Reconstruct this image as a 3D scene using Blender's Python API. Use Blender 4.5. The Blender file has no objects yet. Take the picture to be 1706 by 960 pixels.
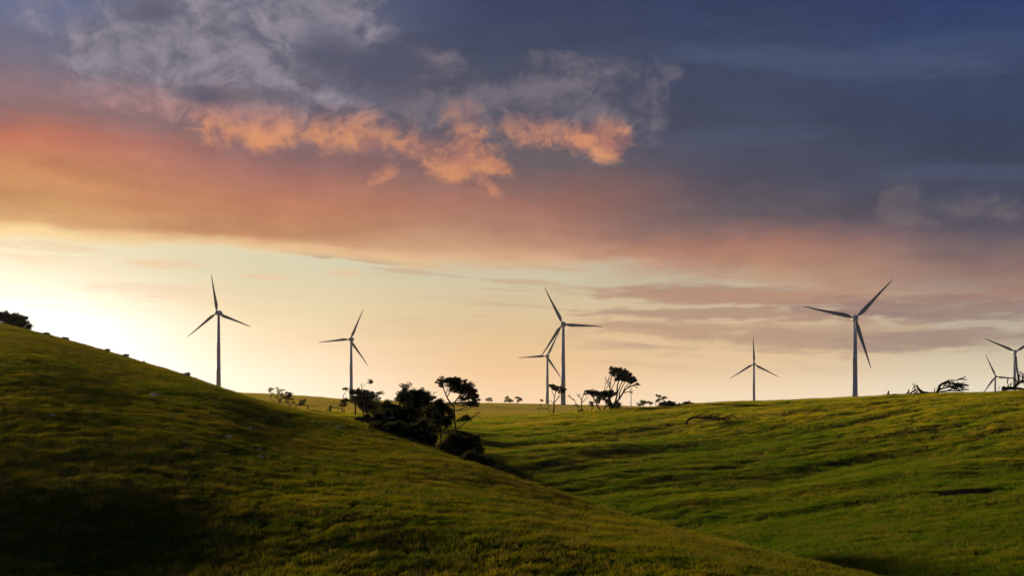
import bpy, math, random
import numpy as np

# ------------------------------------------------------------------ camera, sky, sun, exposure
scene = bpy.context.scene
col = scene.collection
F, CX, YH = 2369.0, 853.0, 690.0            # focal length in photo pixels, centre column, horizon row
R = math.radians

cam_data = bpy.data.cameras.new('camera')
cam_data.lens = 50.0
cam_data.sensor_width = 36.0
cam_data.shift_y = (YH - 480.0) / 1706.0
cam_data.clip_start = 0.1
cam_data.clip_end = 30000.0
cam = bpy.data.objects.new('camera', cam_data)
cam.rotation_euler = (R(90), 0, 0)
col.objects.link(cam)
scene.camera = cam

SUN_AZ, SUN_EL = -31.0, 9.7                  # degrees: azimuth from the view axis (left negative), elevation
scene.view_settings.view_transform = 'Standard'
scene.view_settings.look = 'None'
scene.view_settings.gamma = 1.0
scene.view_settings.exposure = 0.55
scene.cycles.use_denoising = True
scene.cycles.denoising_prefilter = 'ACCURATE'
scene.cycles.max_bounces = 4
scene.cycles.use_adaptive_sampling = True
scene.cycles.adaptive_threshold = 0.008
scene.cycles.adaptive_min_samples = 24
scene.cycles.transparent_max_bounces = 4
scene.cycles.volume_bounces = 0
scene.cycles.sample_clamp_indirect = 2.0

sun_data = bpy.data.lights.new('sun', 'SUN')
sun_data.energy = 5.0
sun_data.angle = R(2.8)
sun_data.color = (1.0, 0.80, 0.50)
sun = bpy.data.objects.new('sun', sun_data)
sun.rotation_euler = (R(90 - SUN_EL), 0, R(180 - SUN_AZ))
col.objects.link(sun)


def lin(c):
    out = []
    for v in c[:3]:
        v = v / 255.0
        out.append(v / 12.92 if v <= 0.04045 else ((v + 0.055) / 1.055) ** 2.4)
    return out


class X:
    """tiny expression wrapper that writes Math nodes"""
    nt = None

    def __init__(s, sock): s.s = sock

    @staticmethod
    def op(kind, *a, clamp=False):
        n = X.nt.nodes.new('ShaderNodeMath'); n.operation = kind; n.use_clamp = clamp
        for i, v in enumerate(a):
            if isinstance(v, X): X.nt.links.new(v.s, n.inputs[i])
            else: n.inputs[i].default_value = float(v)
        return X(n.outputs[0])

    def __add__(s, o): return X.op('ADD', s, o)
    __radd__ = __add__
    def __sub__(s, o): return X.op('SUBTRACT', s, o)
    def __rsub__(s, o): return X.op('SUBTRACT', o, s)
    def __mul__(s, o): return X.op('MULTIPLY', s, o)
    __rmul__ = __mul__
    def __truediv__(s, o): return X.op('DIVIDE', s, o)
    def __neg__(s): return X.op('MULTIPLY', s, -1)


def clamp01(a): return X.op('ADD', a, 0.0, clamp=True)


def sstep(a, lo, hi):
    n = X.nt.nodes.new('ShaderNodeMapRange'); n.interpolation_type = 'SMOOTHSTEP'
    for nm, v in (('Value', a), ('From Min', lo), ('From Max', hi)):
        if isinstance(v, X): X.nt.links.new(v.s, n.inputs[nm])
        else: n.inputs[nm].default_value = float(v)
    return X(n.outputs['Result'])


def noise(vx, vy, scale=1.0, detail=5.0, rough=0.55, seed=0.0, dist=0.0):
    c = X.nt.nodes.new('ShaderNodeCombineXYZ')
    for i, v in enumerate((vx + seed * 3.7, vy + seed * 1.3)):
        X.nt.links.new(v.s, c.inputs[i])
    n = X.nt.nodes.new('ShaderNodeTexNoise'); n.noise_dimensions = '2D'
    n.inputs['Scale'].default_value = scale; n.inputs['Detail'].default_value = detail
    n.inputs['Roughness'].default_value = rough; n.inputs['Distortion'].default_value = dist
    X.nt.links.new(c.outputs[0], n.inputs['Vector'])
    return X(n.outputs[0])


def ramp(a, stops, lo, hi):
    """colour ramp over a between lo and hi; stops are (value, sRGB)"""
    n = X.nt.nodes.new('ShaderNodeValToRGB')
    t = (a - lo) / (hi - lo)
    X.nt.links.new(t.s, n.inputs[0])
    stops = sorted(stops, key=lambda q: q[0])
    el = n.color_ramp.elements
    while len(el) < len(stops): el.new(0.5)
    for e, (v, c) in zip(el, stops):
        e.position = (v - lo) / (hi - lo)
        e.color = (*lin(c), 1)
    for e, (v, c) in zip(el, stops): e.position = min(1, max(0, (v - lo) / (hi - lo)))
    n.color_ramp.interpolation = 'EASE' if len(stops) < 3 else 'LINEAR'
    return n.outputs[0]


def cmix(fac, a, b, mode='MIX'):
    n = X.nt.nodes.new('ShaderNodeMix'); n.data_type = 'RGBA'; n.blend_type = mode; n.clamp_factor = True
    def put(sock, v):
        if isinstance(v, X): X.nt.links.new(v.s, sock)
        elif isinstance(v, bpy.types.NodeSocket): X.nt.links.new(v, sock)
        elif isinstance(v, (int, float)): sock.default_value = v
        else: sock.default_value = (*v[:3], 1)
    put(n.inputs[0], fac); put(n.inputs[6], a); put(n.inputs[7], b)
    return n.outputs[2]


def skx(px): return math.atan((px - CX) / F) * F
def sky_y(px, py):
    a = math.atan((px - CX) / F)
    return math.atan((YH - py) / F * math.cos(a)) * F


def build_world():
    w = bpy.data.worlds.new('World'); scene.world = w; w.use_nodes = True
    nt = w.node_tree; nt.nodes.clear(); X.nt = nt
    tc = nt.nodes.new('ShaderNodeTexCoord')
    sep = nt.nodes.new('ShaderNodeSeparateXYZ'); nt.links.new(tc.outputs['Generated'], sep.inputs[0])
    dx, dy, dz = (X(sep.outputs[i]) for i in range(3))
    A = X.op('ARCTAN2', dx, dy) * F                  # azimuth in "photo pixel" units of angle
    E = X.op('ARCSINE', dz) * F                      # elevation, same units
    D = X.op('ABSOLUTE', A - R(-25.0) * F)          # angle from the sun's azimuth
    Dpx = lambda px: abs(skx(px) - R(-25.0) * F)

    # --- big soft warps so that no edge is straight
    w1 = noise(A * 0.0022, E * 0.0060, 1, 4, 0.5, 3.1) - 0.5
    w2 = noise(A * 0.008, E * 0.016, 1, 5, 0.6, 8.7) - 0.5
    Ew = E + w1 * 90 + w2 * 26

    def column(px, stops, e):
        return ramp(e, [(sky_y(px, py), c) for py, c in stops], 0.0, 760.0)

    def across(cols, e):
        out = None; prev = None
        for px, stops in cols:
            c = column(px, stops, e)
            if out is None: out = c
            else: out = cmix(sstep(D, Dpx(prev), Dpx(px)), out, c)
            prev = px
        return out

    clear = across([
        (0, [(300, (200, 200, 185)), (390, (226, 218, 188)), (440, (236, 224, 196)), (490, (250, 240, 216)), (540, (255, 252, 240)), (690, (255, 252, 240))]),
        (450, [(300, (190, 195, 185)), (400, (212, 208, 182)), (450, (212, 204, 172)), (520, (228, 208, 168)), (580, (243, 215, 178)), (640, (251, 232, 205)), (690, (255, 240, 215))]),
        (850, [(300, (170, 180, 175)), (440, (198, 194, 170)), (500, (211, 192, 156)), (560, (224, 190, 146)), (620, (238, 195, 150)), (670, (246, 207, 168)), (690, (248, 216, 182))]),
        (1250, [(300, (150, 160, 165)), (470, (190, 176, 152)), (540, (213, 185, 150)), (600, (227, 194, 154)), (650, (241, 214, 180)), (690, (247, 226, 200))]),
        (1650, [(300, (130, 145, 160)), (500, (168, 158, 146)), (570, (194, 180, 156)), (620, (220, 206, 180)), (660, (238, 228, 206)), (690, (242, 234, 214))]),
        (3400, [(300, (70, 80, 105)), (500, (84, 90, 110)), (600, (96, 98, 114)), (690, (112, 108, 116))]),
    ], E)

    sk = nt.nodes.new('ShaderNodeTexSky'); sk.sky_type = 'NISHITA'; sk.sun_disc = False
    sk.sun_elevation = R(SUN_EL); sk.sun_rotation = R(SUN_AZ)
    sk.air_density = 1.2; sk.dust_density = 2.0; sk.ozone_density = 1.5
    nish = cmix(1.0, sk.outputs[0], (0.10, 0.10, 0.10), 'MULTIPLY')
    clear = cmix(0.05, clear, nish)

    # --- thin stratus streaks lying in the clear strip
    st = noise(A * 0.0030 + 5.0, (E + A * 0.03 + w1 * 40) * 0.030, 1, 6, 0.55, 1.7)
    st2 = noise(A * 0.0040 + 1.0, (E + A * 0.05 + w1 * 30) * 0.055, 1, 5, 0.6, 12.3)
    right = sstep(A, skx(880), skx(1120))
    band = sstep(E, sky_y(1200, 640), sky_y(1200, 560))
    smask = sstep(st, 0.52 - 0.06, 0.66) * band * (0.12 + right * 0.5)
    smask2 = sstep(st2, 0.55, 0.68) * sstep(E, sky_y(600, 600), sky_y(600, 470)) * 0.4
    streak_col = cmix(sstep(D, Dpx(200), Dpx(1150)), lin((240, 200, 160)), lin((150, 122, 116)))
    clear = cmix(clamp01(smask), clear, streak_col)
    clear = cmix(clamp01(smask2), clear, cmix(sstep(D, Dpx(200), Dpx(1000)), lin((246, 206, 165)), lin((190, 148, 120))))

    def lens(px, py, rx, ry, slope=0.0, soft=1.0, rag=1.0):
        """soft ragged lens-shaped patch"""
        rr = MA(lens_noise, rag, ell(px, py, rx, ry, slope, lens_E))
        return sstep(rr, 0.25 + soft, 0.25)

    def MA(a, b, c): return X.op('MULTIPLY_ADD', a, b, c)

    def ell(px, py, rx, ry, sl, e):
        x0, y0 = skx(px), sky_y(px, py)
        ux = MA(A, 1.0 / rx, -x0 / rx)
        uy = MA(e, 1.0 / ry, MA(A, sl / ry, -(y0 + x0 * sl) / ry))
        return MA(ux, ux, uy * uy)

    lens_E = E + w2 * 9 + w1 * 12
    fine = noise(A * 0.020, E * 0.045, 1, 6, 0.6, 4.4)
    streaky = noise(A * 0.012, E * 0.10, 1, 6, 0.6, 83.0)
    lens_noise = (fine - 0.5) * 1.6 + (streaky - 0.5) * 3.0

    for px, py, rx, ry, sl, op, c in (
            (1180, 494, 190, 15, 0.04, 0.9, (176, 138, 116)), (1240, 524, 260, 10, 0.02, 0.85, (164, 130, 114)),
            (1150, 551, 190, 13, 0.06, 0.75, (184, 146, 120)), (1420, 497, 330, 13, 0.02, 0.6, (182, 138, 114)),
            (1560, 515, 230, 19, 0.03, 0.85, (142, 114, 112)), (1400, 562, 230, 26, 0.02, 0.75, (178, 147, 124)),
            (1520, 568, 110, 15, -0.04, 0.7, (150, 128, 120)), (1660, 556, 60, 6, 0.1, 0.5, (150, 132, 124)),
            (868, 470, 65, 4, 0.05, 0.6, (196, 158, 126)), (560, 426, 130, 7, 0.10, 0.8, (192, 150, 120)),
            (690, 455, 80, 4, 0.09, 0.55, (196, 164, 134)), (275, 440, 60, 8, 0.0, 0.6, (238, 196, 158)),
            (250, 482, 110, 11, 0.0, 0.6, (236, 204, 170)), (80, 412, 110, 7, 0.05, 0.6, (236, 202, 158)),
            (440, 462, 45, 4, 0.0, 0.6, (236, 194, 156)), (575, 456, 32, 5, 0.0, 0.6, (236, 192, 152))):
        clear = cmix(lens(px, py, rx, ry * 1.1, sl, 1.3, 0.95) * (op * 0.85), clear, lin(c))

    # --- the cloud deck
    deck = across([
        (0, [(-60, (96, 104, 138)), (0, (104, 110, 140)), (100, (118, 110, 126)), (175, (148, 110, 110)), (225, (188, 113, 90)), (300, (206, 142, 96)), (345, (216, 160, 106)), (378, (226, 176, 122)), (395, (246, 214, 156))]),
        (450, [(-60, (80, 88, 118)), (0, (92, 98, 122)), (100, (94, 95, 112)), (215, (122, 102, 110)), (270, (158, 106, 98)), (330, (188, 124, 94)), (380, (196, 140, 103)), (412, (214, 164, 124))]),
        (850, [(-60, (50, 60, 94)), (0, (57, 67, 98)), (100, (63, 72, 95)), (200, (82, 81, 97)), (275, (106, 94, 99)), (335, (160, 110, 98)), (385, (168, 121, 102)), (432, (204, 160, 126))]),
        (1250, [(-60, (48, 60, 98)), (0, (50, 62, 96)), (100, (60, 72, 101)), (200, (62, 69, 92)), (300, (72, 73, 91)), (360, (98, 88, 97)), (415, (166, 118, 103)), (480, (194, 150, 118))]),
        (1650, [(-60, (46, 66, 116)), (0, (46, 63, 108)), (100, (52, 69, 104)), (200, (54, 66, 92)), (300, (65, 71, 92)), (395, (82, 80, 97)), (440, (118, 97, 98)), (500, (160, 124, 110))]),
        (3400, [(-60, (46, 60, 100)), (200, (56, 66, 92)), (400, (66, 72, 92)), (560, (78, 80, 96))]),
    ], Ew)
    # streaky light and dark bands inside the deck
    sb = noise(A * 0.0016 + 2.0, (E + A * 0.06 + w1 * 50) * 0.011, 1, 5, 0.55, 21.0) - 0.5
    sb2 = noise(A * 0.006, (E + w1 * 60) * 0.017, 1, 7, 0.6, 27.0) - 0.5
    sb3 = noise(A * 0.022 + w2 * 2.0, (E + A * 0.05) * 0.055, 1, 6, 0.6, 29.0) - 0.5
    mul = 1.0 + sb * 0.5 + sb2 * 0.42 + sb3 * 0.16
    cc = nt.nodes.new('ShaderNodeCombineXYZ')
    for i in range(3): nt.links.new(mul.s, cc.inputs[i])
    deck = cmix(1.0, deck, cc.outputs[0], 'MULTIPLY')
    # pale blue streaks high on the right
    for px, py, rx, ry, sl, op in ((1400, 105, 260, 22, 0.10, 0.35), (1600, 80, 120, 26, 0.05, 0.25), (1640, 285, 160, 12, 0.06, 0.3), (1240, 225, 150, 16, 0.0, 0.25)):
        deck = cmix(lens(px, py, rx, ry, sl, 1.6, 0.7) * (op * 0.8), deck, lin((82, 94, 122)))

    # broken cumulus under the deck: grey-lilac bodies, undersides catching the sunset
    def billow(ox, oy):
        a_, e_ = A + (w2 * 40 + ox), E + (w2 * 26 + oy)
        return (noise(a_ * 0.0075, e_ * 0.0105, 1, 7, 0.58, 33.0, 0.3) - 0.5), (noise(a_ * 0.030, e_ * 0.036, 1, 6, 0.62, 71.0, 0.7) - 0.5)
    b1, s1 = billow(0.0, 0.0)
    b2, s2 = billow(-14.0, -20.0)
    n1 = b1 + s1 * 0.55
    relief = (b2 - b1) * 1.3 + (s2 - s1) * 0.22
    def field(items):
        out = None
        for q in items:
            rr = ell(*q, E)
            out = rr if out is None else X.op('MINIMUM', out, rr)
        return out
    left_mass = field(((300, 62, 205, 84, 0.0), (190, 95, 98, 66, 0.0), (225, 158, 110, 34, 0.1), (420, 120, 160, 64, 0.15), (520, 25, 120, 54, 0.0), (430, 180, 90, 34, 0.0)))
    mid_mass = field(((590, 190, 120, 46, 0.1), (735, 150, 66, 66, 0.0), (790, 195, 130, 52, 0.05), (905, 188, 84, 52, 0.0), (990, 190, 80, 56, 0.1), (1010, 112, 100, 17, 0.1), (1080, 170, 30, 56, 0.0)))
    embers = field(((425, 206, 84, 36, 0.0), (545, 222, 44, 30, 0.0), (610, 224, 108, 32, 0.18), (700, 244, 120, 21, 0.05), (770, 222, 36, 40, 0.0), (760, 268, 60, 24, 0.0),
                    (895, 217, 58, 27, 0.1), (955, 226, 56, 21, 0.0), (1012, 230, 36, 26, 0.0), (645, 286, 24, 15, -0.5), (815, 275, 34, 15, 0.2), (815, 310, 20, 11, 0.6)))
    m_left = sstep(left_mass + n1 * 3.3, 1.7, 0.2)
    m_mid = sstep(mid_mass + n1 * 4.0, 2.1, 0.0)
    m_emb = sstep(embers + n1 * 5.6, 2.3, -0.4)
    holes = sstep(field(((255, 12, 34, 22, 0.0), (545, 95, 50, 44, 0.0), (610, 130, 56, 30, 0.0), (345, 158, 42, 14, 0.0), (665, 110, 40, 44, 0.0))) + n1 * 4.5, 1.9, 0.0)
    shade = sstep(relief + n1 * -0.35, -0.30, 0.30)
    lcol = cmix(shade, lin((102, 101, 117)), lin((147, 140, 153)))
    low = sstep(E + w2 * 50, sky_y(300, 120), sky_y(300, 190))
    lcol = cmix(low * 0.75 * sstep(A, skx(560), skx(260)), lcol, cmix(shade, lin((150, 112, 114)), lin((190, 134, 124))))
    mcol = cmix(shade, lin((78, 79, 97)), lin((118, 111, 122)))
    under = sstep(E + n1 * 40, sky_y(700, 172), sky_y(700, 236))
    ecol = cmix(shade * (0.35 + under * 0.65), lin((172, 114, 104)), lin((226, 152, 104)))
    lone = sstep(field(((1505, 340, 30, 36, 0.0), (1590, 350, 95, 22, 0.05))) + n1 * 4.6, 2.0, 0.0)
    deck = cmix(lone * 0.42, deck, cmix(shade, lin((92, 88, 100)), lin((128, 112, 114))))
    deck = cmix(m_mid * 0.85, deck, mcol)
    deck = cmix(m_left * 0.9, deck, lcol)
    deck = cmix(holes * 0.7, deck, lin((76, 79, 102)))
    deck = cmix(m_emb * (0.25 + under * 0.60), deck, ecol)

    # lower edge of the deck, sloping down to the right, ragged, with a lit rim near the sun
    pts = [(-400, 372), (0, 388), (300, 402), (500, 416), (650, 434), (900, 444), (1100, 452), (1300, 472), (1500, 482), (1706, 492), (2200, 500)]
    fc = nt.nodes.new('ShaderNodeFloatCurve')
    x0, x1 = -1200.0, 1300.0
    nt.links.new(((A - x0) / (x1 - x0)).s, fc.inputs['Value'])
    cm = fc.mapping.curves[0]
    while len(cm.points) < len(pts): cm.points.new(0.5, 0.5)
    for p, (px, py) in zip(cm.points, pts):
        p.location = ((skx(px) - x0) / (x1 - x0), sky_y(px, py) / 400.0)
    fc.mapping.update()
    edge = X(fc.outputs[0]) * 400.0
    rag = (noise(A * 0.0050, E * 0.022, 1, 7, 0.55, 51.0) - 0.5)
    wid = 9.0 + sstep(A, skx(500), skx(1400)) * 26.0
    dd = E - edge + rag * (30.0 + sstep(A, skx(600), skx(1300)) * 50.0)
    mask = sstep(dd, wid * -1.0, wid)
    sky = cmix(mask, clear, deck)
    rim = (1.0 - sstep(X.op('ABSOLUTE', dd - 4.0), 2.0, 17.0)) * (1.0 - sstep(D, Dpx(200), Dpx(1150)))
    sky = cmix(rim * 0.55, sky, lin((250, 214, 158)))

    # glow of the low sun behind the left shoulder of the hill
    gx = (A - R(-25.0) * F) / 400.0; gy = (E - 62.0) / 105.0
    g = X.op('POWER', 2.718, (gx * gx + gy * gy) * -1.0)
    gn = nt.nodes.new('ShaderNodeCombineXYZ')
    for i, k in enumerate((1.3, 1.28, 1.28)): nt.links.new((g * k).s, gn.inputs[i])
    sky = cmix(1.0, sky, gn.outputs[0], 'ADD')

    # below the horizon the world is never seen: the ground hides it
    bg = nt.nodes.new('ShaderNodeBackground'); bg.inputs[1].default_value = 2 ** -scene.view_settings.exposure
    nt.links.new(sky, bg.inputs[0])
    out = nt.nodes.new('ShaderNodeOutputWorld'); nt.links.new(bg.outputs[0], out.inputs[0])
    w.cycles.sampling_method = 'MANUAL'; w.cycles.sample_map_resolution = 512


build_world()

# ------------------------------------------------------------------ helpers
rng = np.random.default_rng(7)
random.seed(7)


def tag(o, label=None, cat=None, group=None, kind=None):
    if label: o['label'] = label
    if cat: o['category'] = cat
    if group: o['group'] = group
    if kind: o['kind'] = kind
    return o


def mesh_obj(name, verts, faces, mat=None, parent=None, smooth=False, loc=None):
    me = bpy.data.meshes.new(name)
    if isinstance(verts, np.ndarray) and isinstance(faces, np.ndarray):
        nv, (nf, k) = len(verts), faces.shape
        me.vertices.add(nv); me.vertices.foreach_set('co', verts.astype(np.float32).ravel())
        me.loops.add(nf * k); me.loops.foreach_set('vertex_index', faces.astype(np.int32).ravel())
        me.polygons.add(nf); me.polygons.foreach_set('loop_start', np.arange(0, nf * k, k, dtype=np.int32))
        me.update(calc_edges=True); me.validate()
    else:
        me.from_pydata([tuple(map(float, v)) for v in verts], [], faces); me.update()
    if smooth: me.polygons.foreach_set('use_smooth', [True] * len(me.polygons))
    o = bpy.data.objects.new(name, me)
    if mat: me.materials.append(mat)
    if parent: o.parent = parent
    if loc is not None: o.location = loc
    col.objects.link(o)
    return o


def empty(name, loc, rz=0.0):
    o = bpy.data.objects.new(name, None); o.location = loc; o.rotation_euler = (0, 0, rz)
    o.empty_display_size = 0.5
    col.objects.link(o); return o


class MB:
    """collects tubes, boxes and loose faces into one mesh"""
    def __init__(s): s.v = []; s.f = []

    def add(s, v, f):
        n = len(s.v); s.v += [tuple(q) for q in v]; s.f += [tuple(i + n for i in q) for q in f]

    def tube(s, pts, rad, sides=6, cap=True):
        pts = [np.array(p, float) for p in pts]
        if not hasattr(rad, '__len__'): rad = [rad] * len(pts)
        rings = []; ref = None
        for i, p in enumerate(pts):
            t = pts[min(i + 1, len(pts) - 1)] - pts[max(i - 1, 0)]
            t = t / (np.linalg.norm(t) + 1e-9)
            if ref is None:
                ref = np.cross(t, (0.31, 0.9, 0.2)); 
                if np.linalg.norm(ref) < 0.1: ref = np.cross(t, (1, 0, 0))
            ref = ref - t * np.dot(ref, t); ref /= (np.linalg.norm(ref) + 1e-9)
            b = np.cross(t, ref)
            rings.append([p + (ref * math.cos(a) + b * math.sin(a)) * rad[i] for a in (2 * math.pi * k / sides for k in range(sides))])
        v = [q for r in rings for q in r]; f = []
        for i in range(len(pts) - 1):
            for k in range(sides):
                a = i * sides + k; b_ = i * sides + (k + 1) % sides
                f.append((a, b_, b_ + sides, a + sides))
        if cap:
            f.append(tuple(range(sides))[::-1]); f.append(tuple((len(pts) - 1) * sides + k for k in range(sides)))
        s.add(v, f)

    def box(s, x0, x1, y0, y1, z0, z1):
        v = [(x, y, z) for x in (x0, x1) for y in (y0, y1) for z in (z0, z1)]
        s.add(v, [(0, 1, 3, 2), (4, 6, 7, 5), (0, 4, 5, 1), (2, 3, 7, 6), (0, 2, 6, 4), (1, 5, 7, 3)])

    def build(s, name, mat, parent=None, smooth=False, loc=None):
        return mesh_obj(name, s.v, s.f, mat, parent, smooth, loc)


# numpy value noise
def _hash(ix, iy, seed):
    h = (ix.astype(np.int64) * 374761393 + iy.astype(np.int64) * 668265263 + seed * 1442695041) & 0x7fffffff
    h = ((h ^ (h >> 13)) * 1274126177) & 0x7fffffff
    return ((h ^ (h >> 16)) & 0xffff) / 65535.0 * 2 - 1


def vnoise(x, y, seed=0):
    ix, iy = np.floor(x), np.floor(y)
    fx, fy = x - ix, y - iy
    fx = fx * fx * fx * (fx * (fx * 6 - 15) + 10); fy = fy * fy * fy * (fy * (fy * 6 - 15) + 10)
    a, b = _hash(ix, iy, seed), _hash(ix + 1, iy, seed)
    c, d = _hash(ix, iy + 1, seed), _hash(ix + 1, iy + 1, seed)
    return (a + (b - a) * fx) + ((c + (d - c) * fx) - (a + (b - a) * fx)) * fy


def fbm(x, y, seed=0, octv=4):
    s, a, t = 0, 1.0, 0
    for i in range(octv):
        s = s + a * vnoise(x * 2 ** i + 17.3 * i, y * 2 ** i - 9.1 * i, seed + i); t += a; a *= 0.5
    return s / t


# ------------------------------------------------------------------ the land
# image column -> knots (depth in metres, image row); each knot row is one feature of the land, nearest first:
# near ground, frame bottom, mid slope, spur crest, gully, far side of gully, mid right hill, right-hill crest, dip, far hill, beyond
COLS = [
    (-1400, [(60, 950), (95, 600), (150, 420), (460, 440), (520, 465), (580, 500), (640, 530), (720, 560), (820, 580), (950, 600), (1400, 630), (2600, 665)]),  # the added knoll continues here, out of view
    (-300, [(60, 975), (88, 715), (125, 566), (420, 502), (470, 520), (520, 560), (580, 590), (650, 615), (740, 630), (860, 640), (1300, 652), (2600, 672)]),  # unseen knoll added left of view, raised to shade the lower slope
    (0, [(58, 985), (80, 790), (150, 586), (300, 552), (345, 570), (395, 600), (450, 628), (520, 642), (610, 648), (740, 650), (1240, 659), (2500, 678)]),
    (200, [(58, 990), (78, 806), (130, 648), (215, 600), (255, 620), (305, 645), (365, 660), (440, 662), (530, 656), (660, 653), (1190, 660), (2500, 680)]),
    (365, [(57, 993), (77, 822), (114, 702), (168, 647), (202, 668), (248, 684), (300, 684), (380, 676), (470, 663), (590, 655), (1166, 661), (2500, 682)]),
    (480, [(56, 995), (75, 838), (108, 740), (156, 682), (188, 696), (232, 694), (285, 687), (370, 680), (470, 668), (600, 660), (1250, 671), (2500, 684)]),
    (590, [(55, 998), (72, 854), (99, 774), (142, 707), (170, 713), (212, 706), (280, 693), (370, 688), (480, 679), (650, 668), (1390, 682), (2500, 686)]),
    (730, [(54, 1000), (69, 876), (90, 810), (125, 748), (150, 770), (185, 752), (250, 712), (330, 702), (520, 692), (850, 673), (1400, 683), (2500, 687)]),
    (850, [(53, 1002), (66, 894), (84, 840), (110, 795), (132, 850), (160, 820), (225, 738), (310, 698), (560, 691), (1150, 674), (1600, 688), (2500, 688)]),
    (1000, [(51, 1008), (62, 925), (76, 883), (95, 849), (115, 930), (142, 860), (215, 745), (312, 687), (620, 688), (1300, 677), (1650, 690), (2500, 689)]),
    (1200, [(45, 1022), (54, 965), (66, 932), (80, 905), (96, 985), (120, 900), (205, 752), (305, 673), (620, 694), (1300, 686), (1650, 704), (2500, 690)]),
    (1423, [(43, 1035), (51, 992), (59, 970), (68, 956), (80, 1000), (108, 900), (195, 750), (295, 664), (560, 716), (865, 717), (1500, 702), (2500, 692)]),
    (1706, [(42, 1045), (47, 1025), (53, 1012), (60, 1000), (72, 1010), (104, 885), (190, 738), (285, 652), (520, 705), (1330, 708), (1850, 715), (2500, 692)]),
    (2300, [(42, 1045), (47, 1022), (53, 1005), (60, 990), (72, 970), (104, 840), (190, 705), (280, 632), (520, 690), (1330, 705), (1850, 712), (2500, 692)]),
]
CU = np.array([(c[0] - CX) / F for c in COLS])
CD = np.array([[k[0] for k in c[1]] for c in COLS], float)
CZ = np.array([[-(k[1] - YH) / F * k[0] for k in c[1]] for c in COLS], float)


def pchip_slopes(x, y):
    """x (..., n), y (..., n) -> monotone slopes"""
    h = np.diff(x, axis=-1); dl = np.diff(y, axis=-1) / h
    m = np.zeros_like(y)
    w1 = 2 * h[..., 1:] + h[..., :-1]; w2 = h[..., 1:] + 2 * h[..., :-1]
    same = dl[..., 1:] * dl[..., :-1] > 0
    den = np.where(same, w1 / np.where(same, dl[..., :-1], 1) + w2 / np.where(same, dl[..., 1:], 1), 1)
    m[..., 1:-1] = np.where(same, (w1 + w2) / den, 0)
    m[..., 0] = dl[..., 0]; m[..., -1] = dl[..., -1]
    return m


def hermite(t, h, y0, y1, m0, m1):
    t2, t3 = t * t, t * t * t
    return (2 * t3 - 3 * t2 + 1) * y0 + (t3 - 2 * t2 + t) * h * m0 + (-2 * t3 + 3 * t2) * y1 + (t3 - t2) * h * m1


def smooth_tab(T):
    m = pchip_slopes(np.broadcast_to(CU, T.T.shape).copy(), T.T.copy()).T
    return m


MD, MZ = smooth_tab(CD), smooth_tab(CZ)


def col_eval(u):
    """knot depths and heights for columns u (N,) -> (N,K)"""
    u = np.clip(u, CU[0], CU[-1])
    i = np.clip(np.searchsorted(CU, u) - 1, 0, len(CU) - 2)
    h = (CU[i + 1] - CU[i]); t = ((u - CU[i]) / h)[:, None]; h = h[:, None]
    return hermite(t, h, CD[i], CD[i + 1], MD[i], MD[i + 1]), hermite(t, h, CZ[i], CZ[i + 1], MZ[i], MZ[i + 1])


UMAX = 0.62
BANK = []            # eroded banks: (x, y, half length, half depth, drop)


def base_z(x, y):
    x = np.asarray(x, float).ravel(); y = np.asarray(y, float).ravel()
    th = np.arctan2(x, y); r = np.hypot(x, y)
    thc = np.clip(th, -math.atan(UMAX), math.atan(UMAX))
    u = np.tan(thc); d = r * np.cos(thc)
    kd, kz = col_eval(u)
    kd = np.concatenate([np.zeros((len(u), 1)), kd, np.full((len(u), 1), 9000.0)], 1)
    kz = np.concatenate([np.full((len(u), 1), -1.75), kz, np.full((len(u), 1), -60.0)], 1)
    m = pchip_slopes(kd, kz)
    j = np.clip((d[:, None] >= kd).sum(1) - 1, 0, kd.shape[1] - 2)
    a = np.arange(len(u))
    h = kd[a, j + 1] - kd[a, j]
    z = hermite(np.clip((d - kd[a, j]) / h, 0, 1), h, kz[a, j], kz[a, j + 1], m[a, j], m[a, j + 1])
    back = np.clip((np.abs(th) - 1.0) / 1.6, 0, 1); back = back * back * (3 - 2 * back)
    zb = -1.75 + 0.03 * r * np.exp(-r / 900.0)
    return z * (1 - back) + zb * back


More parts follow.
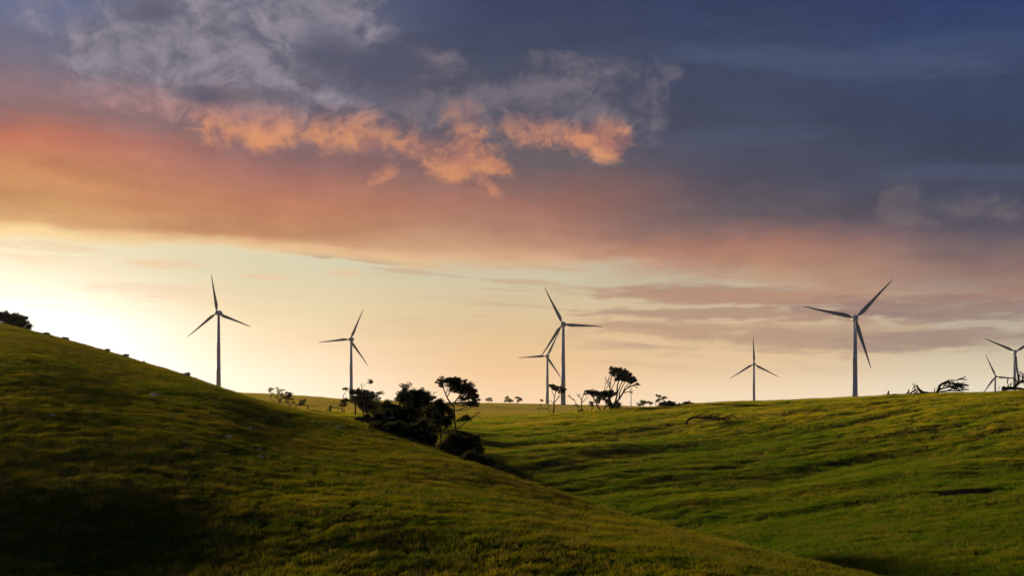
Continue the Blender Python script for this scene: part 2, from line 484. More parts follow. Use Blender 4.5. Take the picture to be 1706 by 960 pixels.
def ground_z(x, y):
    x = np.asarray(x, float).ravel(); y = np.asarray(y, float).ravel()
    z = base_z(x, y)
    r = np.hypot(x, y)
    k = np.clip((r - 6) / 30, 0, 1)
    far = np.clip((r - 330) / 300, 0, 1)
    calm = 1 - 0.75 * np.clip((y - 235) / 50, 0, 1) * np.clip((420 - y) / 60, 0, 1)        # the crest itself runs smooth
    z = z + k * (1 - 0.2 * far) * 0.42 * calm * fbm(x / 26, y / 34, 11, 3)
    # cattle terracettes and hummocks: long along the slope, short across it
    a = 0.80 * x + 0.60 * y; b = -0.60 * x + 0.80 * y
    q = b + 4 * fbm(x / 40, y / 40, 31, 2)
    rightside = np.clip((x + (y - 105) * 0.42 - 9) / 16, 0, 1) * np.clip(y / 40, 0, 1)      # beyond the spur's crest
    fade = k * (1 - far)
    z = z + fade * (0.05 + 0.33 * rightside * np.clip((y - 85) / 50, 0.2, 1)) * fbm(a / 15.0, q / 5.2, 5, 3)
    z = z + fade * rightside * np.clip((y - 115) / 60, 0, 1) * np.clip((272 - y) / 60, 0.06, 1) * 1.35 * fbm(a / 70.0, (b + 5 * fbm(x / 50, y / 50, 37, 2)) / 23.0, 61, 2)
    z = z + k * (1 - far) * 0.035 * fbm(x / 1.9, y / 1.9, 77, 2)
    for bx, by, hl, hd, drop in BANK:
        e = ((x - bx) / hl) ** 2 + ((y - by) / hd) ** 2
        near = np.clip(1.25 - e, 0, 1)
        s = np.clip(((y - by) + 0.7 * vnoise(x / 1.3, y * 0 + 3.0, 91)) / (0.22 * hd) * 0.5 + 0.5, 0, 1)   # a small cliff facing downhill
        z = z - drop * near * (1 - s)
    return z


def gz(x, y): return float(ground_z([x], [y])[0])
def at(px, d): return ((px - CX) / F * d, d)                  # image column and depth -> ground plan
def on_ground(px, d):
    x, y = at(px, d); return (x, y, gz(x, y))
def row_of(p): return YH - p[2] / p[1] * F


bx, by = at(1607, 139); BANK.append((bx, by, 4.6, 5.0, 1.9))
bx, by = at(1552, 140); BANK.append((bx, by, 3.0, 2.0, 0.35))


def nodes_of(m):
    m.use_nodes = True
    nt = m.node_tree; nt.nodes.clear(); X.nt = nt
    out = nt.nodes.new('ShaderNodeOutputMaterial')
    return nt, out


def bsdf(nt, color, rough=0.8, spec=0.2):
    b = nt.nodes.new('ShaderNodeBsdfPrincipled')
    b.inputs['Roughness'].default_value = rough
    b.inputs['Specular IOR Level'].default_value = spec
    if isinstance(color, bpy.types.NodeSocket): nt.links.new(color, b.inputs['Base Color'])
    else: b.inputs['Base Color'].default_value = (*color[:3], 1)
    return b


def obj_noise(nt, scale, detail=4, rough=0.55, sc=(1, 1, 1), world=True, turn=0.0):
    tc = nt.nodes.new('ShaderNodeNewGeometry' if world else 'ShaderNodeTexCoord')
    mp = nt.nodes.new('ShaderNodeMapping'); mp.inputs['Scale'].default_value = sc
    if turn:
        mp.vector_type = 'TEXTURE'; mp.inputs['Rotation'].default_value = (0, 0, R(turn)); mp.inputs['Scale'].default_value = tuple(1 / q for q in sc)
    nt.links.new(tc.outputs['Position' if world else 'Object'], mp.inputs[0])
    n = nt.nodes.new('ShaderNodeTexNoise'); n.inputs['Scale'].default_value = scale
    n.inputs['Detail'].default_value = detail; n.inputs['Roughness'].default_value = rough
    nt.links.new(mp.outputs[0], n.inputs['Vector'])
    return X(n.outputs[0])


def simple(name, c1, c2, scale=3.0, rough=0.85, spec=0.15, bump=0.0, sc=(1, 1, 1), world=False):
    m = bpy.data.materials.new(name); nt, out = nodes_of(m)
    n = obj_noise(nt, scale, 5, 0.6, sc, world)
    b = bsdf(nt, cmix(sstep(n, 0.35, 0.65), c1, c2), rough, spec)
    if bump:
        bp = nt.nodes.new('ShaderNodeBump'); bp.inputs['Strength'].default_value = bump; bp.inputs['Distance'].default_value = 0.05
        nt.links.new(n.s, bp.inputs['Height']); nt.links.new(bp.outputs[0], b.inputs['Normal'])
    nt.links.new(b.outputs[0], out.inputs[0])
    return m


def dry_shaded_side(nt):
    """the stony spur on the left carries drier, browner grass than the gully and the right hill; the same mask carries its painted shade"""
    g = nt.nodes.new('ShaderNodeNewGeometry'); sp = nt.nodes.new('ShaderNodeSeparateXYZ'); nt.links.new(g.outputs['Position'], sp.inputs[0])
    # plan line of the spur's crest, from front right to back left
    side = X(sp.outputs[0]) + (X(sp.outputs[1]) - 105.0) * 0.42
    return sstep(side, 10.0, -2.0) * 0.05 - 0.005


def lit_height(nt):
    """painted light: shaded green low in the gully, sunlit gold towards the crest of the right hill"""
    g = nt.nodes.new('ShaderNodeNewGeometry'); sp = nt.nodes.new('ShaderNodeSeparateXYZ'); nt.links.new(g.outputs['Position'], sp.inputs[0])
    right = sstep(X(sp.outputs[0]) + (X(sp.outputs[1]) - 105.0) * 0.42, 4.0, 16.0)
    return (sstep(X(sp.outputs[2]), -10.5, 2.0) - 0.62) * right


def ground_material():
    m = bpy.data.materials.new('pasture'); nt, out = nodes_of(m)
    big = obj_noise(nt, 0.035, 4, 0.55)
    mid = obj_noise(nt, 0.22, 5, 0.6, (0.35, 1.5, 1), turn=33)  # bands turned to match the sun streaks painted in the grass
    fine = obj_noise(nt, 3.2, 5, 0.7)
    vf = obj_noise(nt, 14.0, 3, 0.7)
    green = cmix(sstep(mid, 0.35, 0.65), (0.026, 0.044, 0.004), (0.055, 0.075, 0.007))
    straw = cmix(sstep(fine, 0.35, 0.65), (0.060, 0.046, 0.009), (0.11, 0.083, 0.02))
    c = cmix(sstep(big * 0.5 + mid * 0.5 + (fine - 0.5) * 0.3 + dry_shaded_side(nt) * 0.7, 0.46, 0.62), green, straw)
    c = cmix(sstep(vf, 0.40, 0.72) * 0.55, c, (0.03, 0.034, 0.008))
    # distant paddocks are dry and pale, brightened further to stand in for sunlit haze
    geo = nt.nodes.new('ShaderNodeNewGeometry')
    sp = nt.nodes.new('ShaderNodeSeparateXYZ'); nt.links.new(geo.outputs['Position'], sp.inputs[0])
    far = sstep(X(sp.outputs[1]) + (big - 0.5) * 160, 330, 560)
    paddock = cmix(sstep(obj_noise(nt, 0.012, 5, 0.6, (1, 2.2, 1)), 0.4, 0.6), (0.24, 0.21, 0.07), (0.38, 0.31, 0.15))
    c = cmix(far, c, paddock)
    at_ = nt.nodes.new('ShaderNodeAttribute'); at_.attribute_name = 'bare'
    c = cmix(sstep(X(at_.outputs['Fac']), 0.3, 0.7), c, cmix(sstep(fine, 0.35, 0.65), (0.075, 0.030, 0.016), (0.13, 0.055, 0.03)))
    b = bsdf(nt, c, 0.95, 0.0)
    bp = nt.nodes.new('ShaderNodeBump'); bp.inputs['Strength'].default_value = 0.9; bp.inputs['Distance'].default_value = 0.25
    nt.links.new((fine * 0.6 + vf * 0.5 + mid * 0.4).s, bp.inputs['Height']); nt.links.new(bp.outputs[0], b.inputs['Normal'])
    nt.links.new(b.outputs[0], out.inputs[0])
    return m


def build_ground():
    th = np.concatenate([np.arange(-180, -60, 5.0), np.arange(-60, -25, 1.0), np.arange(-25, 25, 0.07), np.arange(25, 60, 1.0), np.arange(60, 180, 5.0)])
    th = np.radians(th)
    r = [0.6]
    while r[-1] < 8500:
        q = r[-1]
        r.append(q * (1.12 if q < 26 else 1.0062 if q < 345 else 1.025 if q < 2600 else 1.1))
    r = np.array(r)
    nT, nR = len(th), len(r)
    TT, RR = np.meshgrid(th, r)
    x = (RR * np.sin(TT)).ravel(); y = (RR * np.cos(TT)).ravel()
    z = ground_z(x, y)
    v = np.stack([x, y, z], 1)
    v = np.vstack([v, [[0, 0, -1.75]]])
    a = np.arange(nT); b = (a + 1) % nT
    i = np.arange(nR - 1)[:, None] * nT
    f = np.stack([(i + a), (i + b), (i + nT + b), (i + nT + a)], -1).reshape(-1, 4)[:, ::-1]
    o = mesh_obj('ground', v, f, ground_material(), smooth=True)
    bare = np.zeros(len(v), np.float32)
    bx, by, hl, hd, dr = BANK[0]
    e = ((x - bx) / (hl * 0.75)) ** 2 + ((y - by + 0.3) / 2.0) ** 2 + 0.5 * vnoise(x / 0.8, y / 0.8, 5)
    bare[:-1] = np.clip(1.5 - e, 0, 1)
    at_ = o.data.attributes.new('bare', 'FLOAT', 'POINT'); at_.data.foreach_set('value', bare)
    tag(o, 'rolling green pasture hillsides with a gully between them', kind='structure')
    return o


build_ground()


def hit(px, py, d0=14.0, d1=420.0):
    """where the line of sight through a photo pixel first meets the land"""
    d = np.linspace(d0, d1, 1400)
    x = (px - CX) / F * d
    z = ground_z(x, d)
    zr = -(py - YH) / F * d
    k = np.argmax(z >= zr) if (z >= zr).any() else len(d) - 1
    return (float(x[k]), float(d[k]), float(z[k]))


# ------------------------------------------------------------------ materials
def leaf_material(name, c1, c2, trans=(0.10, 0.10, 0.02), tf=0.16, scale=0.6):
    m = bpy.data.materials.new(name); nt, out = nodes_of(m)
    n = obj_noise(nt, scale, 3, 0.6)
    b = bsdf(nt, cmix(sstep(n, 0.35, 0.65), c1, c2), 0.8, 0.02)
    t = nt.nodes.new('ShaderNodeBsdfTranslucent'); t.inputs[0].default_value = (*trans, 1)
    mx = nt.nodes.new('ShaderNodeMixShader'); mx.inputs[0].default_value = tf
    nt.links.new(b.outputs[0], mx.inputs[1]); nt.links.new(t.outputs[0], mx.inputs[2])
    nt.links.new(mx.outputs[0], out.inputs[0])
    return m


def grass_material(name, c1, c2, t1, t2, tf):
    """blades: reflect and let light through; greener or drier from patch to patch and blade clump to clump"""
    m = bpy.data.materials.new(name); nt, out = nodes_of(m)
    big = obj_noise(nt, 0.035, 4, 0.55); mid = obj_noise(nt, 0.22, 5, 0.6, (0.35, 1.5, 1), turn=33)  # stretched bands of straw gold also stand in for raking sun streaks
    oi = nt.nodes.new('ShaderNodeObjectInfo')
    k = sstep(big * 0.45 + mid * 0.45 + X(oi.outputs['Random']) * 0.22 - 0.085 + dry_shaded_side(nt) + lit_height(nt) * 0.16, 0.42, 0.63)
    b = bsdf(nt, cmix(dry_shaded_side(nt) * 9.0 + 0.05, cmix(k, c1, c2), cmix(k, [q * 2.3 for q in c1], [q * 1.8 for q in c2])), 0.9, 0.0)  # spur blades reflect more, standing in for fill light in its shade
    t = nt.nodes.new('ShaderNodeBsdfTranslucent')
    thick = dry_shaded_side(nt) * -11.0 + 1.02 + lit_height(nt) * 0.55                  # painted shade: blades transmit less on the spur and low in the gully
    cv = nt.nodes.new('ShaderNodeCombineXYZ')
    for i in range(3): nt.links.new(thick.s, cv.inputs[i])
    nt.links.new(cmix(1.0, cmix(k, t1, t2), cv.outputs[0], 'MULTIPLY'), t.inputs[0])
    mx = nt.nodes.new('ShaderNodeMixShader'); mx.inputs[0].default_value = tf
    nt.links.new(b.outputs[0], mx.inputs[1]); nt.links.new(t.outputs[0], mx.inputs[2])
    nt.links.new(mx.outputs[0], out.inputs[0])
    return m


M = {}
M['white'] = simple('turbine_paint', (0.42, 0.46, 0.53), (0.48, 0.51, 0.57), 0.25, 0.6, 0.2)
M['blade'] = simple('blade_paint', (0.26, 0.28, 0.31), (0.32, 0.33, 0.36), 0.3, 0.6, 0.2)
M['dark_metal'] = simple('dark_metal', (0.10, 0.10, 0.11), (0.15, 0.15, 0.16), 1.0, 0.5, 0.4)
M['bark'] = simple('bark', (0.020, 0.015, 0.012), (0.050, 0.038, 0.03), 3.0, 0.95, 0.05, 0.6, (1, 1, 0.3))
M['dead'] = simple('dead_wood', (0.06, 0.05, 0.042), (0.15, 0.13, 0.11), 3.0, 0.95, 0.05, 0.6, (1, 1, 0.4))
M['leaf'] = leaf_material('dark_leaf', (0.016, 0.022, 0.006), (0.036, 0.042, 0.012))
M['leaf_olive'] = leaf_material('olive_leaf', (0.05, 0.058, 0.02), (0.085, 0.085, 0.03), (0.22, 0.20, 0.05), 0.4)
M['rock'] = simple('pale_rock', (0.42, 0.38, 0.27), (0.74, 0.69, 0.54), 2.5, 0.9, 0.15, 0.8)
M['wood'] = simple('fence_wood', (0.05, 0.042, 0.033), (0.12, 0.10, 0.08), 5.0, 0.95, 0.05, 0.4)
M['track'] = simple('track_dust', (0.20, 0.19, 0.11), (0.34, 0.31, 0.20), 0.7, 0.95, 0.05, 0.2, world=True)
M['steel'] = simple('galvanised', (0.30, 0.31, 0.33), (0.42, 0.43, 0.45), 2.0, 0.5, 0.4)


# ------------------------------------------------------------------ wind turbines
def blade_mesh(L):
    st = [(0.03, 0.55, 0.55), (0.07, 0.56, 0.5), (0.12, 1.0, 0.40), (0.19, 1.36, 0.30), (0.28, 1.22, 0.22), (0.42, 0.98, 0.15), (0.58, 0.74, 0.10), (0.75, 0.52, 0.07), (0.90, 0.34, 0.045), (0.97, 0.20, 0.03), (1.0, 0.05, 0.015)]
    v = []; n = 12
    for t, c, th in st:
        tw = R(16) * (1 - t) ** 2
        for k in range(n):
            a = 2 * math.pi * k / n
            x = c * math.cos(a) - (c - 0.55) * 0.45 * (1 if c > 0.55 else 0); y = th * math.sin(a)
            v.append((x * math.cos(tw) - y * math.sin(tw), x * math.sin(tw) + y * math.cos(tw) + 0.9 * t * t, t * L))
    f = []
    for i in range(len(st) - 1):
        for k in range(n):
            a, b = i * n + k, i * n + (k + 1) % n
            f.append((a, b, b + n, a + n))
    f.append(tuple(range(n))[::-1]); f.append(tuple((len(st) - 1) * n + k for k in range(n)))
    me = bpy.data.meshes.new('blade'); me.from_pydata(v, [], f); me.update(); me.materials.append(M['blade'])
    me.polygons.foreach_set('use_smooth', [True] * len(me.polygons))
    return me


BLADE = blade_mesh(32.0)


def nacelle_mesh():
    m = MB()
    st = [(-5.6, 1.0, 1.1), (-5.3, 1.5, 1.6), (-3.0, 1.85, 1.95), (0.5, 1.95, 2.05), (2.2, 1.7, 1.8), (2.6, 1.3, 1.35)]
    n = 12; v = []
    for y, a, b in st:
        for k in range(n):
            t = 2 * math.pi * (k + 0.5) / n
            cx, cy = math.cos(t), math.sin(t)
            sq = lambda q: math.copysign(abs(q) ** 0.55, q)
            v.append((a * sq(cx), y, b * sq(cy) + 0.1))
    f = []
    for i in range(len(st) - 1):
        for k in range(n):
            p, q = i * n + k, i * n + (k + 1) % n
            f.append((p, p + n, q + n, q))
    f.append(tuple(range(n))); f.append(tuple((len(st) - 1) * n + k for k in range(n))[::-1])
    m.add(v, f)
    return m


def lathe(profile, n=24):
    """profile of (z, r) -> verts, faces round the z axis"""
    v = [(r * math.cos(2 * math.pi * k / n), r * math.sin(2 * math.pi * k / n), z) for z, r in profile for k in range(n)]
    f = [(i * n + k, i * n + (k + 1) % n, (i + 1) * n + (k + 1) % n, (i + 1) * n + k) for i in range(len(profile) - 1) for k in range(n)]
    f.append(tuple(range(n))[::-1]); f.append(tuple((len(profile) - 1) * n + k for k in range(n)))
    return v, f


def turbine(px, py, d, phi, label, yaw=171.0):
    hx, hz = (px - CX) / F * d, (YH - py) / F * d
    px += 3.9 * math.sin(R(9)) * F / d
    x, y, g = on_ground(px, d)
    H = hz - g
    root = empty('wind_turbine', (x, y, g - 0.3), R(yaw))
    tag(root, label, 'wind turbine', 'wind turbines along the skyline')
    H += 0.3
    prof = [(0, 1.95)]
    for k in range(1, 4):                              # flanged tower sections
        z = (H - 1.7) * k / 3; r = 1.95 + (1.08 - 1.95) * k / 3
        prof += [(z - 0.25, r + 0.02), (z - 0.22, r + 0.06), (z, r + 0.06), (z + 0.03, r)] if k < 3 else [(z, r)]
    v, f = lathe(prof); tw = mesh_obj('tower', v, f, M['white'], root, True)
    v, f = lathe([(0, 3.6), (0.5, 3.4), (0.55, 2.2)], 20); mesh_obj('foundation', v, f, M['rock'], root)
    dm = MB(); dm.box(-0.45, 0.45, -2.06, -1.86, 0.7, 2.9); dm.build('door', M['dark_metal'], tw)
    nm = nacelle_mesh().build('nacelle', M['white'], root, True, (0, 0, H))
    vm = MB()                                          # rear cooling grille and wind vane mast
    vm.box(-0.8, 0.8, -5.68, -5.50, -0.55, 0.75); vm.build('vent', M['dark_metal'], nm)
    am = MB(); am.tube([(0.5, -4.2, 1.6), (0.5, -4.2, 3.0)], 0.06, 5); am.tube([(-0.1, -4.2, 2.9), (1.1, -4.2, 2.9)], 0.05, 5)
    am.build('wind_vane', M['dark_metal'], nm)
    hv, hf = lathe([(0, 1.25), (0.6, 1.65), (1.9, 1.6), (2.6, 1.15), (3.0, 0.3)], 20)
    hub = mesh_obj('hub', [(a, c + 2.62, -b) for a, b, c in hv], hf, M['white'], root, True, (0, 0, H))
    for k in range(3):
        b = bpy.data.objects.new('blade', BLADE); col.objects.link(b); b.parent = root
        b.location = (0, 3.9, H); b.rotation_euler = (0, R(-phi + 120 * k), 0)
    return root


turbine(1422.5, 531, 861, 43.5, 'largest wind turbine, on the right, its tower rising behind the grassy crest')
turbine(937, 541, 1115, -26, 'tall wind turbine whose full tower shows behind the small umbrella-shaped tree')
turbine(363, 522, 1166, -8, 'wind turbine whose tower rises from behind the left slope')
turbine(584, 566, 1390, 25, 'wind turbine standing behind the dark tree clump, left of centre')
turbine(911, 594, 1579, 27, 'shorter wind turbine close to the left of the tall central turbine')
turbine(1255, 607, 1630, -1.5, 'lone wind turbine with one blade pointing straight up')
turbine(1689, 587, 1330, 55, 'wind turbine cut off by the right edge of the picture')
turbine(1657, 628, 1850, -24, 'smallest wind turbine, low on the skyline by the right edge')


# ------------------------------------------------------------------ trees, shrubs and dead wood
def rot_axis(v, ax, a):
    ax = ax / (np.linalg.norm(ax) + 1e-9)
    return v * math.cos(a) + np.cross(ax, v) * math.sin(a) + ax * np.dot(ax, v) * (1 - math.cos(a))


def twigs(mb, p, dirn, length, rad, depth, r, bend=(0, 0, 0), spread=0.6):
    """a forking bare branch"""
    pts = [p]; d = dirn / np.linalg.norm(dirn); n = 4
    for i in range(n):
        d = d + np.array([r.uniform(-1, 1), r.uniform(-1, 1), r.uniform(-1, 1)]) * 0.22 + np.array(bend) * 0.12
        d /= np.linalg.norm(d); pts.append(pts[-1] + d * length / n)
    mb.tube(pts, [rad * (1 - 0.5 * i / n) for i in range(n + 1)], 5 if rad > 0.03 else 4, False)
    if depth <= 0: return
    for k in range(r.choice((2, 3))):
        i = r.choice((2, 3, 4))
        a = rot_axis(d, np.array([r.uniform(-1, 1), r.uniform(-1, 1), r.uniform(-1, 1)]), r.uniform(0.5, 1.3) * spread)
        twigs(mb, pts[i], a, length * r.uniform(0.55, 0.8), max(rad * 0.66, 0.02), depth - 1, r, bend, spread)


def smooth_line(pts, n=4):
    """Catmull-Rom through a few points"""
    P = [np.array(p, float) for p in pts]
    if len(P) < 3: return [P[0] + (P[-1] - P[0]) * t / n for t in range(n + 1)]
    P = [2 * P[0] - P[1]] + P + [2 * P[-1] - P[-2]]
    out = []
    for i in range(1, len(P) - 2):
        for t in (k / n for k in range(n)):
            a, b, c, d = P[i - 1:i + 3]
            out.append(0.5 * ((2 * b) + (c - a) * t + (2 * a - 5 * b + 4 * c - d) * t * t + (3 * b - a - 3 * c + d) * t ** 3))
    return out + [P[-2]]


def leaves(centres, radii, n_each, size, r):
    """loose leaf quads round clump centres"""
    k = len(centres)
    c = np.repeat(centres, n_each, 0); rad = np.repeat(radii, n_each, 0)
    N = len(c)
    off = r.normal(size=(N, 3)); off /= np.linalg.norm(off, axis=1, keepdims=True)
    off *= (r.random((N, 1)) ** 0.45)
    p = c + off * rad
    nrm = r.normal(size=(N, 3)); nrm[:, 2] += 0.3; nrm /= np.linalg.norm(nrm, axis=1, keepdims=True)
    t = np.cross(nrm, r.normal(size=(N, 3))); t /= np.linalg.norm(t, axis=1, keepdims=True)
    b = np.cross(nrm, t)
    s = size * r.uniform(0.6, 1.3, (N, 1))
    v = np.stack([p - t * s, p - b * s * 0.45, p + t * s, p + b * s * 0.45], 1).reshape(-1, 3)
    f = np.arange(N * 4).reshape(-1, 4)
    return v, f


REPORT = []


def plant(name, label, cat, base, d, limbs=(), pads=(), mat='leaf', bark='bark', group=None, dens=1.0, seed=0, twig=(), thick=1.0, leaf=None, clump=3.2, sink=0.15, up=0.0):
    """a tree or shrub. Limbs and pads are sketched in photo pixels beside its foot and turned into metres at its own depth;
    limbs: [width_px, (px, py, depth_px) ...]; pads: (px, py, rx, ry, [depth radius])"""
    r = np.random.default_rng(seed + 100); rr = random.Random(seed + 5)
    s = d / F
    bx, by = base
    X0, Y0, Z0 = on_ground(bx, d)
    by0, by = by, YH - Z0 / d * F
    REPORT.append((name, bx, by0, round(by, 1), round(d)))
    root = empty(name, (X0, Y0, Z0)); tag(root, label, cat, group)
    def P(q): return np.array([(q[0] - bx) * s, (q[2] if len(q) > 2 else 0) * s, (by + up - q[1]) * s])
    tr = MB(); nodes = []
    for L in limbs:
        w, pts = L[0], [P(q) for q in L[1:]]
        for q, pq in zip(L[1:], pts):
            if q[1] >= by0 - 1.5: pq[2] = gz(X0 + pq[0], Y0 + pq[1]) - Z0 - sink
        for i in range(1, len(pts)):
            if len(L[i + 1]) < 3: pts[i][1] += rr.uniform(-1, 1) * 0.22 * np.linalg.norm(pts[i] - pts[0])
        line = smooth_line(pts, 4); n = len(line)
        tr.tube(line, [max(w * s * thick * 0.5 * (1 - 0.65 * i / (n - 1)), 0.012) for i in range(n)], 8 if w > 2 else 6, False)
        nodes += line[1:]
    if not tr.v and pads:
        zc = max(by - min(p[1] for p in pads), 6) * s
        for k in range(5):
            line = smooth_line([np.array([rr.uniform(-3, 3) * s, rr.uniform(-3, 3) * s, -0.2]), np.array([rr.uniform(-6, 6) * s, rr.uniform(-6, 6) * s, zc * 0.4]), P((rr.choice(pads)[0] + rr.uniform(-4, 4), rr.choice(pads)[1]))], 3)
            tr.tube(line, [0.06, 0.055, 0.05, 0.045, 0.04, 0.035, 0.03][:len(line)], 5, False); nodes += line[1:]
    if tr.v: tr.build('trunk' if pads or len(limbs) > 1 else 'stem', M[bark], root, True)
    nd = np.array(nodes) if nodes else np.zeros((1, 3))
    br = MB()
    for t in twig:                        # bare twigs: (px, py, dx, dy, length_px, depth)
        twigs(br, P(t[:2]), np.array([t[2], rr.uniform(-0.5, 0.5), t[3]], float), t[4] * s, max(0.16 * s * 4 * thick, 0.02), t[5], rr, (0.5, 0, -0.25))
    if pads:
        cs, rs, ns = [], [], []
        lf = leaf or max(0.07, 1.35 * s)
        for p in pads:
            cx, cy, rx, ry = p[:4]; rz = p[4] if len(p) > 4 else max(ry, rx * 0.75)
            n = max(3, int(math.pi * rx * ry / (clump * clump * 1.9) * max(1.0, (rz / clump) ** 0.5) * 1.45))
            for _ in range(n):
                q = r.normal(size=3); q = q / np.linalg.norm(q) * r.random() ** 0.38 * (r.uniform(1.0, 1.4) if r.random() < 0.22 else 1.0)
                c = P((cx, cy)) + np.array([q[0] * rx, q[1] * rz, q[2] * ry]) * s
                cs.append(c); rs.append(np.array([1.35, 1.35, 1.0]) * clump * s * r.uniform(0.6, 1.25))
        cs, rs = np.array(cs), np.array(rs)
        n_each = max(10, int(58 * dens * (clump / 3.2) ** 2 * (1.25 * s / lf) ** 2))
        v, f = leaves(cs, rs, n_each, lf, r)
        mesh_obj('crown', v, f, M[mat], root)
        for c in cs:
            below = nd[(nd[:, 2] < c[2] + 1.0 * s)]
            q = below if len(below) else nd
            a = q[np.argmin(((q - c) ** 2).sum(1))]
            if np.linalg.norm(a - c) < 40 * s:
                m = (a + c) / 2 + np.array([rr.uniform(-1, 1), rr.uniform(-1, 1), rr.uniform(-1.2, 0.2)]) * 0.12 * np.linalg.norm(c - a)
                w = 0.24 * s * thick * 1.6
                br.tube([a, m, c], [max(w, 0.014), max(w * 0.8, 0.012), max(w * 0.4, 0.01)], 4, False)
    if br.v: tag(br.build('branches', M[bark], root), kind='stuff')
    return root


def crest_d(px):
    d = np.linspace(200, 400, 401); x = (px - CX) / F * d; z = ground_z(x, d)
    return float(d[np.argmin(YH - z / d * F)])


G1 = 'trees and shrubs of the dark clump'
G2 = 'wind-bent trees along the right crest'
G3 = 'small trees on the distant rise'
G4 = 'trees beside the paddock fence'
plant('windswept_tree', 'broad low dark tree sloping down to the right, beside the fence', 'tree', (592, 692), 262,
      [[3.2, (592, 692), (592, 682), (594, 670), (604, 660), (618, 663)], [2, (594, 674), (588, 662), (590, 653)], [1.8, (574, 689), (573, 681), (575, 672)], [2.2, (606, 692), (606, 680), (612, 668), (624, 672)],
       [0.9, (602, 652), (606, 644), (611, 638), (617, 636)], [0.8, (618, 659), (626, 656), (633, 655)]],
      [(593, 653, 11, 5), (604, 658, 18, 8), (617, 668, 17, 11), (628, 681, 10, 10), (598, 668, 14, 7), (576, 648, 4, 2.2), (571, 674, 6, 5), (577, 667, 6, 4), (618, 636.5, 5, 2), (633, 655, 6, 3), (612, 680, 16, 9)],
      group=G1, seed=1, twig=[(603, 650, -0.3, 1, 8, 1), (575, 672, -0.6, 1, 12, 2), (570, 676, -1, 0.8, 8, 1)])
plant('windswept_tree', 'tallest tree of the dark clump, with spreading flat-topped crown leaning right', 'tree', (760, 754), 131,
      [[4.6, (760, 754), (759, 735), (759, 715), (757, 695), (757, 678), (754, 670)], [3.2, (756, 677), (748, 668), (743, 658), (738, 646), (733, 640)], [2.6, (755, 674), (764, 662), (772, 652), (778, 646)],
       [1.8, (745, 662), (751, 650), (752, 640), (756, 633)], [1.6, (764, 662), (776, 660), (788, 664)], [1.4, (743, 658), (745, 646), (743, 636)], [1.5, (770, 655), (784, 650), (790, 658)]],
      [(744, 634, 13, 4.5), (758, 634, 16, 5.5), (771, 641, 15, 7), (782, 651, 12, 9), (790, 662, 8, 9), (793, 672, 5.5, 6), (733, 638, 7, 3), (771, 652, 11, 5), (784, 673, 10, 4.5), (738, 643, 6, 3), (774, 664, 10, 4), (757, 642, 12, 4.5), (763, 650, 12, 5), (750, 649, 6, 3)],
      group=G1, seed=2)
plant('windswept_tree', 'rounded dark tree with a small raised tuft in the middle of the clump', 'tree', (700, 742), 150,
      [[4.5, (700, 742), (699, 715), (696, 695), (690, 675), (682, 660)], [3, (698, 705), (706, 685), (708, 668), (703, 655)], [2, (690, 675), (676, 665), (668, 656)], [1.2, (682, 660), (676, 650), (674, 644)]],
      [(678, 655, 15, 7), (700, 656, 14, 8), (678, 643.5, 8, 3), (688, 668, 24, 11), (714, 667, 13, 9), (708, 685, 24, 14), (690, 695, 28, 16), (668, 662, 9, 7)],
      group=G1, seed=3, dens=1.25, clump=4.2)
plant('windswept_tree', 'dense dark tree filling the gap behind the tallest tree of the clump', 'tree', (736, 752), 139,
      [[4, (736, 752), (735, 725), (733, 700), (735, 680)], [2, (733, 705), (742, 690), (746, 678)], [2, (734, 712), (722, 695), (716, 680)], [1.6, (735, 727), (742, 724), (752, 716)]],
      [(735, 674, 12, 9), (742, 690, 14, 13), (724, 688, 16, 14), (716, 706, 18, 13), (738, 704, 16, 10), (728, 668, 8, 6)],
      group=G1, seed=4, dens=1.2, clump=4.2, twig=[(724, 676, -0.2, 1, 14, 2)])
plant('broken_tree', 'small broken tree with a bare crooked limb reaching right, lowest in the clump', 'tree', (762, 764), 124,
      [[3.6, (762, 764), (761, 745), (760, 725), (758, 708), (756, 692)], [1.8, (760, 716), (770, 709), (777, 705), (784, 697), (792, 692), (798, 690)], [1.3, (784, 697), (796, 694), (802, 700), (808, 705)], [1.5, (759, 722), (750, 716), (745, 720)], [1.4, (761, 735), (775, 727), (790, 730)]],
      [(778, 697, 9, 5), (768, 700, 7, 4), (760, 722, 15, 4.5), (776, 726, 15, 5), (792, 733, 11, 7), (762, 738, 18, 7), (748, 730, 6, 5)],
      group=G1, seed=5, twig=[(792, 692, 0.6, 1, 8, 2), (745, 720, -1, -0.4, 9, 1)])
plant('shrub', 'dark rounded shrub at the left end of the clump, next to the track', 'shrub', (616, 719), 146, [],
      [(606, 700, 15, 9), (625, 704, 20, 15), (640, 697, 16, 15), (598, 704, 10, 6)], group=G1, seed=6, clump=4.4, dens=1.2)
plant('shrub', 'tall dark shrub left of the rounded tree in the clump', 'shrub', (656, 724), 148, [],
      [(648, 676, 14, 8), (660, 688, 20, 14), (645, 695, 18, 16), (665, 708, 22, 16), (640, 672, 7, 4), (676, 690, 20, 16), (690, 704, 26, 16)], group=G1, seed=7, clump=4.4, dens=1.25)
plant('shrub', 'black shrub spreading along the slope at the foot of the clump', 'shrub', (684, 742), 133, [],
      [(662, 718, 26, 14), (690, 724, 26, 16), (712, 734, 17, 13), (636, 713, 18, 10), (706, 715, 22, 14)], group=G1, seed=8, clump=4.4, dens=1.3)
plant('shrub', 'bushy shrub around the foot of the broken tree', 'shrub', (752, 763), 121, [],
      [(746, 744, 16, 13), (765, 750, 24, 13), (748, 757, 14, 9), (782, 759, 15, 10), (772, 738, 18, 10), (792, 748, 14, 9), (756, 730, 14, 7)], group=G1, seed=9, clump=4.0, dens=1.1)
